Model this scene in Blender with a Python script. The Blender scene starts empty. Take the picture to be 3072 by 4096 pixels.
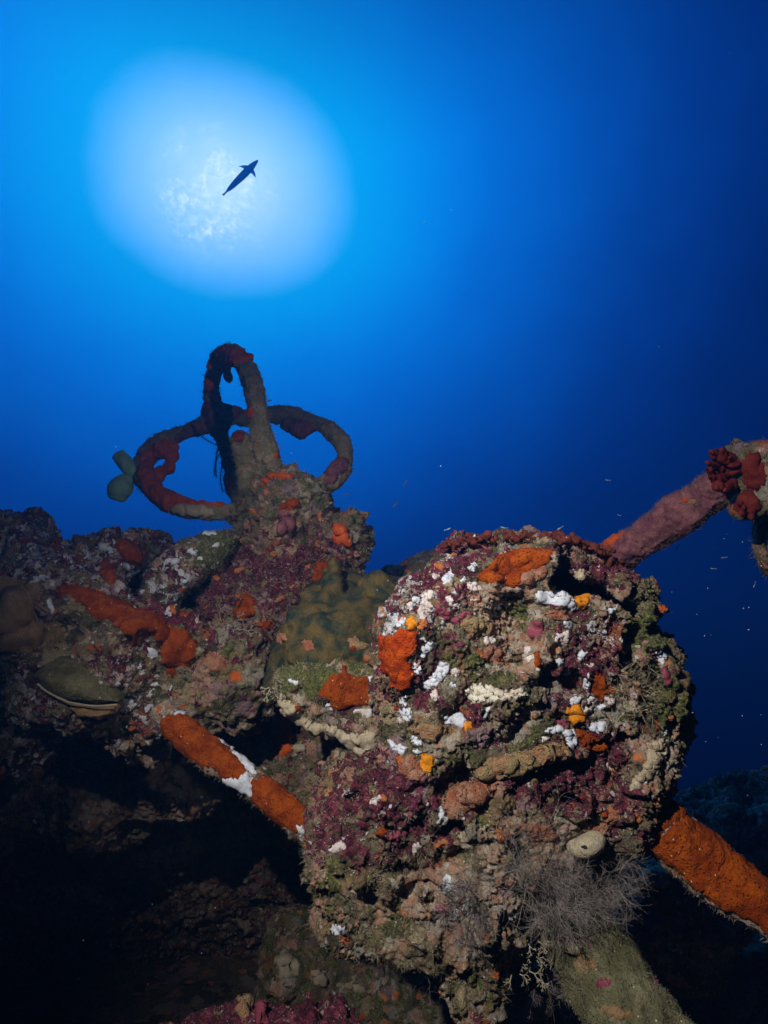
import bpy, math, random, time
import numpy as np
from mathutils import Vector, Matrix
from mathutils.bvhtree import BVHTree

T0 = time.time()
random.seed(7)
RNG = np.random.default_rng(7)
SC = bpy.context.scene
COL = SC.collection

# ------------------------------------------------------------------ camera
F = 2440.0                      # focal length in photograph pixels (3072 x 4096)
CX, CY = 1536.0, 2048.0
TH = math.radians(14)
RIGHT = np.array([1.0, 0, 0])
UP = np.array([0, -math.sin(TH), math.cos(TH)])
FWD = np.array([0, math.cos(TH), math.sin(TH)])
C0 = np.array([0.0, 0.0, 0.0])
M3 = np.stack([RIGHT, UP, FWD])         # rows: camera frame -> world (p @ M3)

cam_d = bpy.data.cameras.new('camera')
cam_d.sensor_fit = 'VERTICAL'
cam_d.angle = 2 * math.atan(2048 / F)
cam_d.clip_start = 0.02
cam_d.clip_end = 1000
cam = bpy.data.objects.new('camera', cam_d)
COL.objects.link(cam)
cam.matrix_world = Matrix(((RIGHT[0], UP[0], -FWD[0], C0[0]), (RIGHT[1], UP[1], -FWD[1], C0[1]),
                           (RIGHT[2], UP[2], -FWD[2], C0[2]), (0, 0, 0, 1)))
SC.camera = cam
SC.view_settings.view_transform = 'Standard'
SC.view_settings.look = 'None'
SC.view_settings.exposure = 0
SC.view_settings.gamma = 1
SC.cycles.use_denoising = True
SC.cycles.max_bounces = 5
SC.cycles.volume_bounces = 0
SC.cycles.diffuse_bounces = 2
SC.cycles.glossy_bounces = 2
SC.cycles.sample_clamp_indirect = 4


def cf(px, py, d):
    """photograph pixel + depth along the view axis -> camera frame (right, up, forward), metres"""
    return np.array([(px - CX) / F * d, (CY - py) / F * d, d], float)


def wd(p):
    return np.asarray(p, float) @ M3 + C0


def P(px, py, d):
    return wd(cf(px, py, d))


def topx(W):
    c = (W - C0) @ M3.T
    z = np.maximum(c[:, 2], 0.05)
    return c[:, 0] / z * F + CX, CY - c[:, 1] / z * F


# ------------------------------------------------------------------ water light (world), sun, strobes
SUN = P(900, 740, 1.0)
SUN /= np.linalg.norm(SUN)


def s2l(c):
    c = np.asarray(c, float) / 255
    return np.where(c <= 0.04045, c / 12.92, ((c + 0.055) / 1.055) ** 2.4)


class NT:
    """tiny helper to write node trees"""
    def __init__(self, tree):
        self.t = tree
        tree.nodes.clear()

    def n(self, typ, **kw):
        nd = self.t.nodes.new(typ)
        for k, v in kw.items():
            setattr(nd, k, v)
        return nd

    def put(self, sock, v):
        if v is None:
            return
        if hasattr(v, 'is_linked'):
            self.t.links.new(v, sock)
        elif isinstance(v, (tuple, list, np.ndarray)):
            v = [float(x) for x in v]
            if len(sock.default_value) == 4 and len(v) == 3:
                v = v + [1.0]
            sock.default_value = v
        else:
            sock.default_value = v

    def math(self, op, a, b=None, c=None, clamp=False):
        nd = self.n('ShaderNodeMath', operation=op, use_clamp=clamp)
        for i, v in enumerate((a, b, c)):
            self.put(nd.inputs[i], v)
        return nd.outputs[0]

    def vmath(self, op, a, b=None, out=0):
        nd = self.n('ShaderNodeVectorMath', operation=op)
        self.put(nd.inputs[0], a)
        if b is not None:
            self.put(nd.inputs[1], b)
        return nd.outputs[out]

    def scale(self, v, s):
        nd = self.n('ShaderNodeVectorMath', operation='SCALE')
        self.put(nd.inputs[0], v)
        self.put(nd.inputs['Scale'], s)
        return nd.outputs[0]

    def noise(self, v, s, detail=3, rough=0.55, dist=0.0, col=False):
        nd = self.n('ShaderNodeTexNoise')
        self.put(nd.inputs['Vector'], v)
        nd.inputs['Scale'].default_value = s
        nd.inputs['Detail'].default_value = detail
        nd.inputs['Roughness'].default_value = rough
        nd.inputs['Distortion'].default_value = dist
        return nd.outputs[1 if col else 0]

    def vor(self, v, s, feature='F1', rand=1.0):
        nd = self.n('ShaderNodeTexVoronoi', feature=feature)
        self.put(nd.inputs['Vector'], v)
        nd.inputs['Scale'].default_value = s
        nd.inputs['Randomness'].default_value = rand
        return nd

    def step(self, v, lo, hi, a=0.0, b=1.0):
        nd = self.n('ShaderNodeMapRange', interpolation_type='SMOOTHSTEP')
        self.put(nd.inputs[0], v)
        self.put(nd.inputs[1], lo)
        self.put(nd.inputs[2], hi)
        nd.inputs[3].default_value = a
        nd.inputs[4].default_value = b
        return nd.outputs[0]

    def mix(self, f, a, b, blend='MIX'):
        nd = self.n('ShaderNodeMix', data_type='RGBA', blend_type=blend)
        self.put(nd.inputs[0], f)
        self.put(nd.inputs[6], a)
        self.put(nd.inputs[7], b)
        return nd.outputs[2]

    def bump(self, h, dist, strength=1.0, nrm=None):
        nd = self.n('ShaderNodeBump')
        self.put(nd.inputs['Height'], h)
        nd.inputs['Distance'].default_value = dist
        nd.inputs['Strength'].default_value = strength
        if nrm is not None:
            self.put(nd.inputs['Normal'], nrm)
        return nd.outputs[0]

    def link(self, a, b):
        self.t.links.new(a, b)


world = bpy.data.worlds.new('World')
SC.world = world
world.use_nodes = True
w = NT(world.node_tree)
tc = w.n('ShaderNodeTexCoord').outputs['Generated']
dirn = w.vmath('NORMALIZE', tc)
dot = w.vmath('DOT_PRODUCT', dirn, SUN, out=1)
ang = w.math('MULTIPLY', w.math('ARCCOSINE', w.math('MINIMUM', dot, 0.999999)), 180 / math.pi)
E1 = np.cross(SUN, [0, 0, 1.0])
E1 /= np.linalg.norm(E1)
E2 = np.cross(E1, SUN)
u2 = w.math('POWER', w.vmath('DOT_PRODUCT', dirn, E1, out=1), 2.0)
v2 = w.math('POWER', w.vmath('DOT_PRODUCT', dirn, E2, out=1), 2.0)
tall = w.math('DIVIDE', v2, w.math('ADD', w.math('ADD', u2, v2), 1e-6))
tall = w.math('MULTIPLY', tall, w.step(ang, 10, 26, 0.24, 0))
ang = w.math('MULTIPLY', ang, w.math('ADD', tall, 1.0))
wob = w.noise(dirn, 3.2, 2, 0.5)
ang = w.math('MULTIPLY', ang, w.math('MULTIPLY_ADD', wob, 0.22, 0.89))
ang = w.math('MULTIPLY', ang, w.math('MULTIPLY_ADD', w.noise(dirn, 9, 3, 0.6), 0.14, 0.93))
ramp = w.n('ShaderNodeValToRGB')
ramp.color_ramp.interpolation = 'B_SPLINE'
WATER = [(0, (186, 228, 250)), (2.5, (172, 221, 251)), (5.0, (140, 206, 251)), (7.5, (106, 190, 252)), (8.9, (82, 180, 254)), (10.6, (10, 162, 253)), (11.2, (0, 158, 252)),
         (14, (0, 148, 248)), (18, (0, 124, 238)), (22, (0, 103, 220)), (29, (0, 74, 182)), (36, (0, 49, 148)),
         (45, (0, 33, 114)), (53, (0, 20, 86)), (62, (0, 10, 58)), (80, (0, 6, 38)), (110, (0, 3, 22))]
els = ramp.color_ramp.elements
while len(els) < len(WATER):
    els.new(0.5)
for e, (a, c) in zip(els, WATER):
    e.position = a / 110
    lc = s2l(c) * (1, 1, 1 if a < 9 else 0.80)
    e.color = (*(lc * (1 if a < 33 else 0.75 if a < 40 else 0.5)), 1)
w.link(w.math('DIVIDE', ang, 110.0, clamp=True), ramp.inputs[0])
# broken surface glitter inside the bright window
GLC = P(860, 770, 1.0)
GLC /= np.linalg.norm(GLC)
ga = w.math('MULTIPLY', w.math('ARCCOSINE', w.math('MINIMUM', w.vmath('DOT_PRODUCT', dirn, GLC, out=1), 0.999999)), 180 / math.pi)
gl = w.noise(dirn, 75, 7, 0.75, 0.3)
gl2 = w.noise(w.vmath('ADD', dirn, (0.3, 0.1, 0.2)), 16, 2, 0.5)
gm = w.math('MULTIPLY', w.step(ga, 1.5, 6.0, 1, 0), w.step(gl2, 0.38, 0.58))
gm = w.math('MULTIPLY', w.math('MULTIPLY', gm, w.step(gl, 0.44, 0.75)), 0.7)
skyc = w.mix(gm, ramp.outputs[0], (1.05, 1.2, 1.2))
sz = w.n('ShaderNodeSeparateXYZ')
w.link(dirn, sz.inputs[0])
skyc = w.mix(1.0, skyc, w.step(sz.outputs[2], math.sin(math.radians(43)), math.sin(math.radians(58)), 1.0, 0.6), 'MULTIPLY')
bg = w.n('ShaderNodeBackground')
w.link(skyc, bg.inputs[0])
bg.inputs[1].default_value = 1.6
w.link(bg.outputs[0], w.n('ShaderNodeOutputWorld').inputs[0])

sun_d = bpy.data.lights.new('sun', 'SUN')
sun_d.energy = 0.55
sun_d.angle = math.radians(25)
sun_d.color = (0.05, 0.38, 1.0)
sun = bpy.data.objects.new('sun', sun_d)
COL.objects.link(sun)
sun.rotation_euler = Vector(-SUN).to_track_quat('-Z', 'Y').to_euler()


def strobe(cpos, target, power, cone, blend, col=(1, 0.93, 0.86)):
    """the diver's flash heads, held on arms beside the camera housing"""
    d = bpy.data.lights.new('strobe', 'SPOT')
    d.energy = power
    d.spot_size = math.radians(cone)
    d.spot_blend = blend
    d.shadow_soft_size = 0.016
    d.color = col
    o = bpy.data.objects.new('strobe', d)
    COL.objects.link(o)
    p = wd(cpos)
    o.location = p
    o.rotation_euler = Vector(P(*target) - p).to_track_quat('-Z', 'Y').to_euler()
    return o


strobe((-0.52, 0.66, 0.0), (1900, 2520, 1.0), 162.0, 78, 1.0)
strobe((0.50, 0.38, 0.0), (820, 1820, 1.9), 27.0, 62, 1.0)


# ------------------------------------------------------------------ noise
_G = np.array([[1, 1, 0], [-1, 1, 0], [1, -1, 0], [-1, -1, 0], [1, 0, 1], [-1, 0, 1], [1, 0, -1], [-1, 0, -1],
               [0, 1, 1], [0, -1, 1], [0, 1, -1], [0, -1, -1], [1, 1, 0], [-1, 1, 0], [0, -1, 1], [0, -1, -1]], np.float32)


def _hash(x, y, z, seed):
    h = (x * np.int64(73856093)) ^ (y * np.int64(19349663)) ^ (z * np.int64(83492791)) ^ np.int64(seed * 2654435 + 12345)
    h = (h ^ (h >> 13)) * np.int64(1274126177)
    h &= np.int64(0x7fffffff)
    return h ^ (h >> 15)


def pnoise(p, seed=0):
    p = np.asarray(p, np.float32)
    i = np.floor(p).astype(np.int64)
    f = p - i
    u = f * f * f * (f * (f * 6 - 15) + 10)
    out = np.zeros(len(p), np.float32)
    for dx in (0, 1):
        wx = u[:, 0] if dx else 1 - u[:, 0]
        for dy in (0, 1):
            wy = u[:, 1] if dy else 1 - u[:, 1]
            for dz in (0, 1):
                wz = u[:, 2] if dz else 1 - u[:, 2]
                g = _G[_hash(i[:, 0] + dx, i[:, 1] + dy, i[:, 2] + dz, seed) & 15]
                out += wx * wy * wz * (g[:, 0] * (f[:, 0] - dx) + g[:, 1] * (f[:, 1] - dy) + g[:, 2] * (f[:, 2] - dz))
    return out


def fbm(p, octs=3, seed=0, gain=0.5):
    p = np.asarray(p, np.float32)
    o, a = 0, 1.0
    for k in range(octs):
        o = o + a * pnoise(p * (2.03 ** k), seed + k * 17)
        a *= gain
    return o


def billow(p, octs=2, seed=0):
    o, a = 0, 1.0
    for k in range(octs):
        o = o + a * (np.abs(pnoise(p * (2.1 ** k), seed + k * 31)) * 2 - 0.5)
        a *= 0.5
    return o


# ------------------------------------------------------------------ mesh building
def mk_mesh(name, V, faces, smooth=True):
    me = bpy.data.meshes.new(name)
    V = np.ascontiguousarray(V, np.float32)
    if isinstance(faces, np.ndarray):
        n, k = faces.shape
        me.vertices.add(len(V))
        me.vertices.foreach_set('co', V.ravel())
        me.loops.add(n * k)
        me.loops.foreach_set('vertex_index', np.ascontiguousarray(faces, np.int32).ravel())
        me.polygons.add(n)
        me.polygons.foreach_set('loop_start', np.arange(0, n * k, k, dtype=np.int32))
        me.update(calc_edges=True)
    else:
        me.from_pydata(V.tolist(), [], faces)
    if smooth and len(me.polygons):
        me.polygons.foreach_set('use_smooth', np.ones(len(me.polygons), bool))
    me.update()
    return me


def wloc(o):
    p = np.zeros(3)
    while o is not None:
        p += np.array(o.location)
        o = o.parent
    return p


def add(name, W, faces, mat, parent=None, smooth=True, origin=None):
    """one mesh object from world-space vertices"""
    if parent is None:
        if origin is None:
            origin = W.mean(0)
        base = np.asarray(origin, float)
    else:
        base = wloc(parent)
    me = mk_mesh(name, W - base, faces, smooth)
    me.materials.append(mat)
    o = bpy.data.objects.new(name, me)
    COL.objects.link(o)
    if parent is None:
        o.location = base
    else:
        o.parent = parent
    return o


def thing(name, label, cat, at, group=None):
    o = bpy.data.objects.new(name, None)
    o.empty_display_size = 0.05
    COL.objects.link(o)
    o.location = at
    return tag(o, label, cat, group)


def tag(o, label=None, cat=None, group=None, kind=None):
    if label:
        o['label'] = label
    if cat:
        o['category'] = cat
        o['kind'] = 'thing'
    if group:
        o['group'] = group
    if kind:
        o['kind'] = kind
    return o


def vnormals(V, Q):
    V = V.astype(np.float64)
    n = np.cross(V[Q[:, 2]] - V[Q[:, 0]], V[Q[:, -1]] - V[Q[:, 1]] if Q.shape[1] == 4 else V[Q[:, 2]] - V[Q[:, 1]])
    N = np.zeros_like(V)
    for k in range(Q.shape[1]):
        for c in range(3):
            N[:, c] += np.bincount(Q[:, k], n[:, c], len(V))
    l = np.linalg.norm(N, axis=1)
    l[l == 0] = 1
    return N / l[:, None]


# --- signed distance fields on a grid in the camera-aligned frame
def poly_sd(px, py, poly):
    """signed distance (negative inside) of points to a polygon"""
    poly = np.asarray(poly, float)
    a = poly
    b = np.roll(poly, -1, 0)
    d = np.full(px.shape, 1e9)
    s = np.ones(px.shape)
    for (ax, ay), (bx, by) in zip(a, b):
        ex, ey = bx - ax, by - ay
        wx, wy = px - ax, py - ay
        t = np.clip((wx * ex + wy * ey) / (ex * ex + ey * ey + 1e-12), 0, 1)
        d = np.minimum(d, (wx - ex * t) ** 2 + (wy - ey * t) ** 2)
        c1 = py >= ay
        c2 = py < by
        c3 = ex * wy > ey * wx
        s = np.where((c1 & c2 & c3) | (~c1 & ~c2 & ~c3), -s, s)
    return s * np.sqrt(d)


def line_d(px, py, pts):
    d = np.full(px.shape, 1e9)
    for (ax, ay), (bx, by) in zip(pts[:-1], pts[1:]):
        ex, ey = bx - ax, by - ay
        wx, wy = px - ax, py - ay
        t = np.clip((wx * ex + wy * ey) / (ex * ex + ey * ey + 1e-12), 0, 1)
        d = np.minimum(d, (wx - ex * t) ** 2 + (wy - ey * t) ** 2)
    return np.sqrt(d)


def smin(a, b, k):
    h = np.clip(0.5 + 0.5 * (b - a) / k, 0, 1)
    return b * (1 - h) + a * h - k * h * (1 - h)


def smax(a, b, k):
    return -smin(-a, -b, k)


class Field:
    def __init__(self, x0, x1, y0, y1, z0, z1, h):
        self.h = h
        self.o = np.array([x0, y0, z0])
        self.X = (x0 + np.arange(int((x1 - x0) / h) + 1) * h).astype(np.float32)[:, None, None]
        self.Y = (y0 + np.arange(int((y1 - y0) / h) + 1) * h).astype(np.float32)[None, :, None]
        self.Z = (z0 + np.arange(int((z1 - z0) / h) + 1) * h).astype(np.float32)[None, None, :]
        self.D = np.full((self.X.size, self.Y.size, self.Z.size), 10.0, np.float32)

    @classmethod
    def px(cls, x0, x1, y0, y1, z0, z1, h):
        a = cf(x0, y1, z0), cf(x1, y0, z0), cf(x0, y1, z1), cf(x1, y0, z1)
        a = np.array(a)
        return cls(a[:, 0].min(), a[:, 0].max(), a[:, 1].min(), a[:, 1].max(), z0, z1, h)

    def add(self, d, k=0.02):
        self.D = np.minimum(self.D, d) if k <= 0 else smin(self.D, d, np.float32(k))
        return self

    def cut(self, d, k=0.01):
        self.D = smax(self.D, -d, np.float32(k))
        return self

    def slab(self, poly, d0, z0, half, r, tx=0.0, ty=0.0):
        """outline (photograph pixels, at depth d0) as a thick rounded body centred on depth z0 + tx*X + ty*Y"""
        pts = [cf(x, y, d0)[:2] for x, y in poly]
        gx, gy = np.broadcast_arrays(self.X[:, :, 0], self.Y[:, :, 0])
        d2 = poly_sd(gx, gy, pts).astype(np.float32)[:, :, None]
        q2 = np.abs(self.Z - (z0 + tx * self.X + ty * self.Y)) - half + r
        q1 = d2 + r
        return np.sqrt(np.maximum(q1, 0) ** 2 + np.maximum(q2, 0) ** 2) + np.minimum(np.maximum(q1, q2), 0) - r

    def ball(self, px, py, d, rpx, sx=1, sy=1, sz=1):
        c = cf(px, py, d)
        r = rpx * d / F
        return (np.sqrt(((self.X - c[0]) / sx) ** 2 + ((self.Y - c[1]) / sy) ** 2 + ((self.Z - c[2]) / sz) ** 2) - r) * min(sx, sy, sz)

    def caps(self, a, b, rpa, rpb=None):
        A, B = cf(*a), cf(*b)
        ra = rpa * a[2] / F
        rb = ra if rpb is None else rpb * b[2] / F
        e = B - A
        L = float(e @ e) + 1e-12
        wx, wy, wz = self.X - A[0], self.Y - A[1], self.Z - A[2]
        t = np.clip((wx * e[0] + wy * e[1] + wz * e[2]) / L, 0, 1)
        return np.sqrt((wx - e[0] * t) ** 2 + (wy - e[1] * t) ** 2 + (wz - e[2] * t) ** 2) - (ra + (rb - ra) * t)

    def groove(self, pts, d0, wpx, zmax):
        """a slot along a polyline, open to the front and zmax deep"""
        q = [cf(x, y, d0)[:2] for x, y in pts]
        gx, gy = np.broadcast_arrays(self.X[:, :, 0], self.Y[:, :, 0])
        d2 = line_d(gx, gy, q).astype(np.float32)[:, :, None] - np.float32(wpx * d0 / F)
        return np.maximum(d2, self.Z - zmax)

    def mesh(self, disp=None, seed=0, relax=1):
        """naive surface nets; returns world vertices, quads, normals"""
        D, h = self.D, self.h
        # band noise keeps big forms uneven
        S = D < 0
        n = S.shape
        cs = np.zeros((n[0] - 1, n[1] - 1, n[2] - 1), np.uint8)
        for a in (0, 1):
            for b in (0, 1):
                for c in (0, 1):
                    cs += S[a:n[0] - 1 + a, b:n[1] - 1 + b, c:n[2] - 1 + c]
        act = (cs > 0) & (cs < 8)
        idx = np.argwhere(act)
        ids = np.full(cs.shape, -1, np.int32)
        ids[act] = np.arange(len(idx))
        acc = np.zeros((len(idx), 3))
        cnt = np.zeros(len(idx))
        off = [(a, b, c) for a in (0, 1) for b in (0, 1) for c in (0, 1)]
        val = {o: D[idx[:, 0] + o[0], idx[:, 1] + o[1], idx[:, 2] + o[2]] for o in off}
        for o in off:
            for ax in range(3):
                if o[ax] == 0:
                    p = list(o)
                    p[ax] = 1
                    fa, fb = val[o], val[tuple(p)]
                    cr = (fa < 0) != (fb < 0)
                    t = np.where(cr, fa / np.where(cr, fa - fb, 1), 0)
                    e = np.zeros((len(idx), 3))
                    e[:] = o
                    e[:, ax] += t
                    acc += e * cr[:, None]
                    cnt += cr
        V = self.o + (idx + acc / cnt[:, None]) * h
        Q = []
        for ax in range(3):
            s0 = [slice(0, m) for m in n]
            s1 = [slice(0, m) for m in n]
            s0[ax] = slice(0, n[ax] - 1)
            s1[ax] = slice(1, n[ax])
            cr = S[tuple(s0)] != S[tuple(s1)]
            e = np.argwhere(cr)
            u, v = (ax + 1) % 3, (ax + 2) % 3
            e = e[(e[:, u] > 0) & (e[:, v] > 0) & (e[:, u] < n[u] - 1) & (e[:, v] < n[v] - 1)]
            ins = S[e[:, 0], e[:, 1], e[:, 2]]
            q = []
            for du, dv in ((-1, -1), (0, -1), (0, 0), (-1, 0)):
                c = e.copy()
                c[:, u] += du
                c[:, v] += dv
                q.append(ids[c[:, 0], c[:, 1], c[:, 2]])
            q = np.stack(q, 1)
            q = np.where(ins[:, None], q, q[:, ::-1])
            Q.append(q)
        Q = np.concatenate(Q)
        Q = Q[(Q >= 0).all(1)]
        for _ in range(relax):
            A = np.zeros_like(V)
            c = np.zeros(len(V))
            for k in range(4):
                for m in (1, 3):
                    j = Q[:, (k + m) % 4]
                    for x in range(3):
                        A[:, x] += np.bincount(Q[:, k], V[j, x], len(V))
                    c += np.bincount(Q[:, k], minlength=len(V))
            V = 0.5 * V + 0.5 * A / np.maximum(c, 1)[:, None]
        W = wd(V)
        c = W.mean(0)
        if np.einsum('ij,ij->', W[Q[:, 0]] - c, np.cross(W[Q[:, 1]] - c, W[Q[:, 2]] - c)) < 0:
            Q = Q[:, ::-1]
        N = vnormals(W, Q)
        if disp is not None:
            for k in range(1):
                W = W + N * disp(W)[:, None]
            N = vnormals(W, Q)
        return W, Q, N


def crust_disp(big=0.012, mid=0.007, fine=0.003, seed=0, s=1.0):
    def f(W):
        q = W * s
        wp = q + 0.02 * np.stack([fbm(q * 9, 2, seed + 50), fbm(q * 9, 2, seed + 60), fbm(q * 9, 2, seed + 70)], 1)
        d = big * fbm(wp * 8, 2, seed)
        if mid:
            d = d + mid * (0.55 * billow(wp * 26, 2, seed + 5) + 0.9 * fbm(wp * 33, 2, seed + 15)) * np.clip(0.9 + 1.4 * fbm(q * 10, 2, seed + 25), 0.2, 1.6)
        if fine:
            d = d + fine * fbm(wp * 95, 2, seed + 9) + fine * 0.8 * np.maximum(pnoise(wp * 60, seed + 3), 0)
        return d
    return f


def refine(W, Q, amp, freq, seed=0, mask=None):
    """split every quad in four and add finer relief"""
    n = len(W)
    E = np.concatenate([np.sort(Q[:, [k, (k + 1) % 4]], 1) for k in range(4)])
    key = E[:, 0].astype(np.int64) * n + E[:, 1]
    u, inv = np.unique(key, return_inverse=True)
    ea, eb = u // n, u % n
    V = np.vstack([W, (W[ea] + W[eb]) / 2, W[Q].mean(1)])
    m = len(Q)
    e = [n + inv[k * m:(k + 1) * m] for k in range(4)]
    c = n + len(u) + np.arange(m)
    R = np.concatenate([np.stack([Q[:, k], e[k], c, e[k - 1]], 1) for k in range(4)])
    N = vnormals(V, R)
    d = amp * (fbm(V * freq, 3, seed, 0.6) + 0.7 * np.maximum(fbm(V * freq * 0.6, 2, seed + 7), 0))
    d *= np.clip(0.85 + 1.9 * fbm(V * 13, 2, seed + 21), 0.12, 1.6)      # smooth faces beside rough ones
    V = V + N * d[:, None]
    return V, R, vnormals(V, R)


class Host:
    """a built surface that growths can be laid on"""
    def __init__(self, W, Q, N):
        self.W, self.Q, self.N = W, Q, N
        self._b = None

    @property
    def bvh(self):
        if self._b is None:
            self._b = BVHTree.FromPolygons(self.W.tolist(), self.Q.tolist())
        return self._b


def zone_attr(o, W, zones, base=(0.3, 0.3, 0.2, 0.2)):
    """which growth dominates where: red coralline, green turf, pale film, white bryozoans"""
    x, y = topx(W)
    x = x + 40 * fbm(W * 14, 2, 91)
    y = y + 40 * fbm(W * 14, 2, 92)
    acc = np.tile(np.array(base, float), (len(W), 1)) * 0.35
    ws = np.full(len(W), 0.35)
    for zx, zy, r, col in zones:
        k = np.exp(-((x - zx) ** 2 + (y - zy) ** 2) / (r * r)) * 2.5
        acc += k[:, None] * np.array(col)
        ws += k
    acc /= ws[:, None]
    at = o.data.attributes.new('zone', 'FLOAT_COLOR', 'POINT')
    at.data.foreach_set('color', acc.astype(np.float32).ravel())


# ------------------------------------------------------------------ materials
def new_mat(name):
    m = bpy.data.materials.new(name)
    m.use_nodes = True
    return m, NT(m.node_tree)


def finish(nt, colr, nrm=None, rough=0.75, spec=0.25, sss=0.0):
    b = nt.n('ShaderNodeBsdfPrincipled')
    nt.put(b.inputs['Base Color'], colr)
    nt.put(b.inputs['Roughness'], rough)
    b.inputs['Specular IOR Level'].default_value = spec
    if nrm is not None:
        nt.link(nrm, b.inputs['Normal'])
    nt.link(b.outputs[0], nt.n('ShaderNodeOutputMaterial').inputs[0])


def crust_mat(name, seed=0.0, dark=1.0, s=1.0, tint=None, white=1.0):
    """patchwork of coralline algae, turf, sponge film, bryozoans"""
    m, t = new_mat(name)
    co = t.n('ShaderNodeTexCoord').outputs['Object']
    co = t.vmath('ADD', co, (seed, seed * 0.7, seed * 1.3))
    if s != 1.0:
        co = t.scale(co, s)
    wv = t.noise(co, 30, 3, 0.6, col=True)
    wv2 = t.noise(co, 110, 2, 0.6, col=True)
    c = t.vmath('ADD', co, t.scale(t.vmath('SUBTRACT', wv, (0.5, 0.5, 0.5)), 0.035))
    c = t.vmath('ADD', c, t.scale(t.vmath('SUBTRACT', wv2, (0.5, 0.5, 0.5)), 0.010))
    z = t.n('ShaderNodeAttribute', attribute_name='zone')
    sep = t.n('ShaderNodeSeparateColor')
    t.link(z.outputs['Color'], sep.inputs[0])
    zr, zg, zb, za = sep.outputs[0], sep.outputs[1], sep.outputs[2], z.outputs['Alpha']
    f1 = t.noise(c, 240, 4, 0.7)
    f2 = t.noise(c, 600, 3, 0.7)
    mid = t.noise(c, 60, 4, 0.65)
    base = t.mix(t.step(f1, 0.35, 0.65), (0.026, 0.022, 0.014), (0.27, 0.225, 0.145))
    base = t.mix(t.step(mid, 0.42, 0.6), base, t.mix(f1, (0.10, 0.075, 0.035), (0.30, 0.24, 0.14)))
    # a quilt of small colonies: ochre, grey, lilac, brown, dark algae
    vq = t.vor(t.vmath('ADD', c, t.scale(t.noise(c, 55, 3, 0.7, col=True), 0.03)), 30)
    qs = t.n('ShaderNodeSeparateColor')
    t.link(vq.outputs['Color'], qs.inputs[0])
    qr = t.n('ShaderNodeValToRGB')
    qr.color_ramp.interpolation = 'CONSTANT'
    QC = [(0.030, 0.022, 0.014), (0.24, 0.16, 0.07), (0.10, 0.085, 0.055), (0.30, 0.28, 0.23), (0.16, 0.10, 0.05), (0.44, 0.24, 0.18), (0.05, 0.055, 0.02), (0.36, 0.29, 0.17), (0.30, 0.19, 0.22), (0.30, 0.07, 0.02)]
    while len(qr.color_ramp.elements) < len(QC):
        qr.color_ramp.elements.new(0.5)
    for k, e in enumerate(qr.color_ramp.elements):
        e.position = k / len(QC)
        e.color = (*QC[k], 1)
    t.link(qs.outputs[0], qr.inputs[0])
    qm = t.math('MULTIPLY', t.step(qs.outputs[1], 0.35, 0.36), t.step(t.noise(c, 320, 2, 0.7), 0.30, 0.52))
    base = t.mix(t.math('MULTIPLY', qm, 0.85), base, qr.outputs[0])
    # green turf
    gmask = t.step(t.math('ADD', t.noise(t.vmath('ADD', c, (3, 1, 7)), 34, 4, 0.65), t.math('MULTIPLY', zg, 0.42)), 0.70, 0.79)
    base = t.mix(gmask, base, t.mix(t.step(f1, 0.35, 0.7), (0.030, 0.040, 0.010), (0.20, 0.21, 0.065)))
    # pale sponge / tan film
    pm = t.step(t.math('ADD', t.noise(t.vmath('ADD', c, (9, 4, 2)), 26, 4, 0.6), t.math('MULTIPLY', zb, 0.46)), 0.71, 0.77)
    pale = t.mix(t.step(t.noise(c, 50, 3, 0.6), 0.36, 0.64), (0.44, 0.21, 0.12), (0.52, 0.48, 0.39))
    pale = t.mix(t.step(f2, 0.3, 0.75), t.mix(0.45, pale, (0.12, 0.09, 0.05)), pale)
    base = t.mix(pm, base, pale)
    # coralline reds
    rn = t.noise(t.vmath('ADD', c, (1, 8, 5)), 38, 5, 0.68)
    rm = t.step(t.math('ADD', rn, t.math('MULTIPLY', zr, 0.34)), 0.71, 0.75)
    rm = t.math('MULTIPLY', rm, t.step(t.noise(c, 200, 3, 0.7), 0.28, 0.45))
    red = t.mix(t.step(t.noise(c, 90, 4, 0.7), 0.40, 0.70), (0.030, 0.005, 0.011), (0.185, 0.020, 0.056))
    red = t.mix(t.step(t.noise(t.vmath('ADD', c, (4, 4, 4)), 70, 4, 0.7), 0.55, 0.66), red, (0.27, 0.065, 0.10))
    red = t.mix(t.step(f2, 0.55, 0.8), red, (0.46, 0.24, 0.27))
    base = t.mix(rm, base, red)
    # little orange and yellow sponges
    vo = t.vor(t.vmath('ADD', c, (2, 2, 9)), 34)
    vsep = t.n('ShaderNodeSeparateColor')
    t.link(vo.outputs['Color'], vsep.inputs[0])
    om = t.math('MULTIPLY', t.step(vsep.outputs[0], 0.86, 0.87), t.step(vo.outputs['Distance'], 0.28, 0.34, 1, 0))
    base = t.mix(om, base, t.mix(vsep.outputs[1], (0.52, 0.10, 0.010), (0.50, 0.22, 0.08)))
    # white bryozoan crusts: separate lobes with dark pores
    wn = t.math('ADD', t.noise(t.vmath('ADD', c, (6, 2, 2)), 46, 5, 0.66), t.math('MULTIPLY', za, 0.20))
    hgt_w = t.math('MULTIPLY', t.step(wn, 0.705, 0.725), white)
    po = t.step(t.vor(c, 430).outputs['Distance'], 0.20, 0.34)
    base = t.mix(hgt_w, base, t.mix(t.math('MULTIPLY_ADD', po, 0.7, 0.3), (0.22, 0.12, 0.11), t.mix(t.step(t.noise(c, 20, 2), 0.42, 0.58), (0.46, 0.37, 0.34), (0.62, 0.65, 0.70))))
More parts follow.
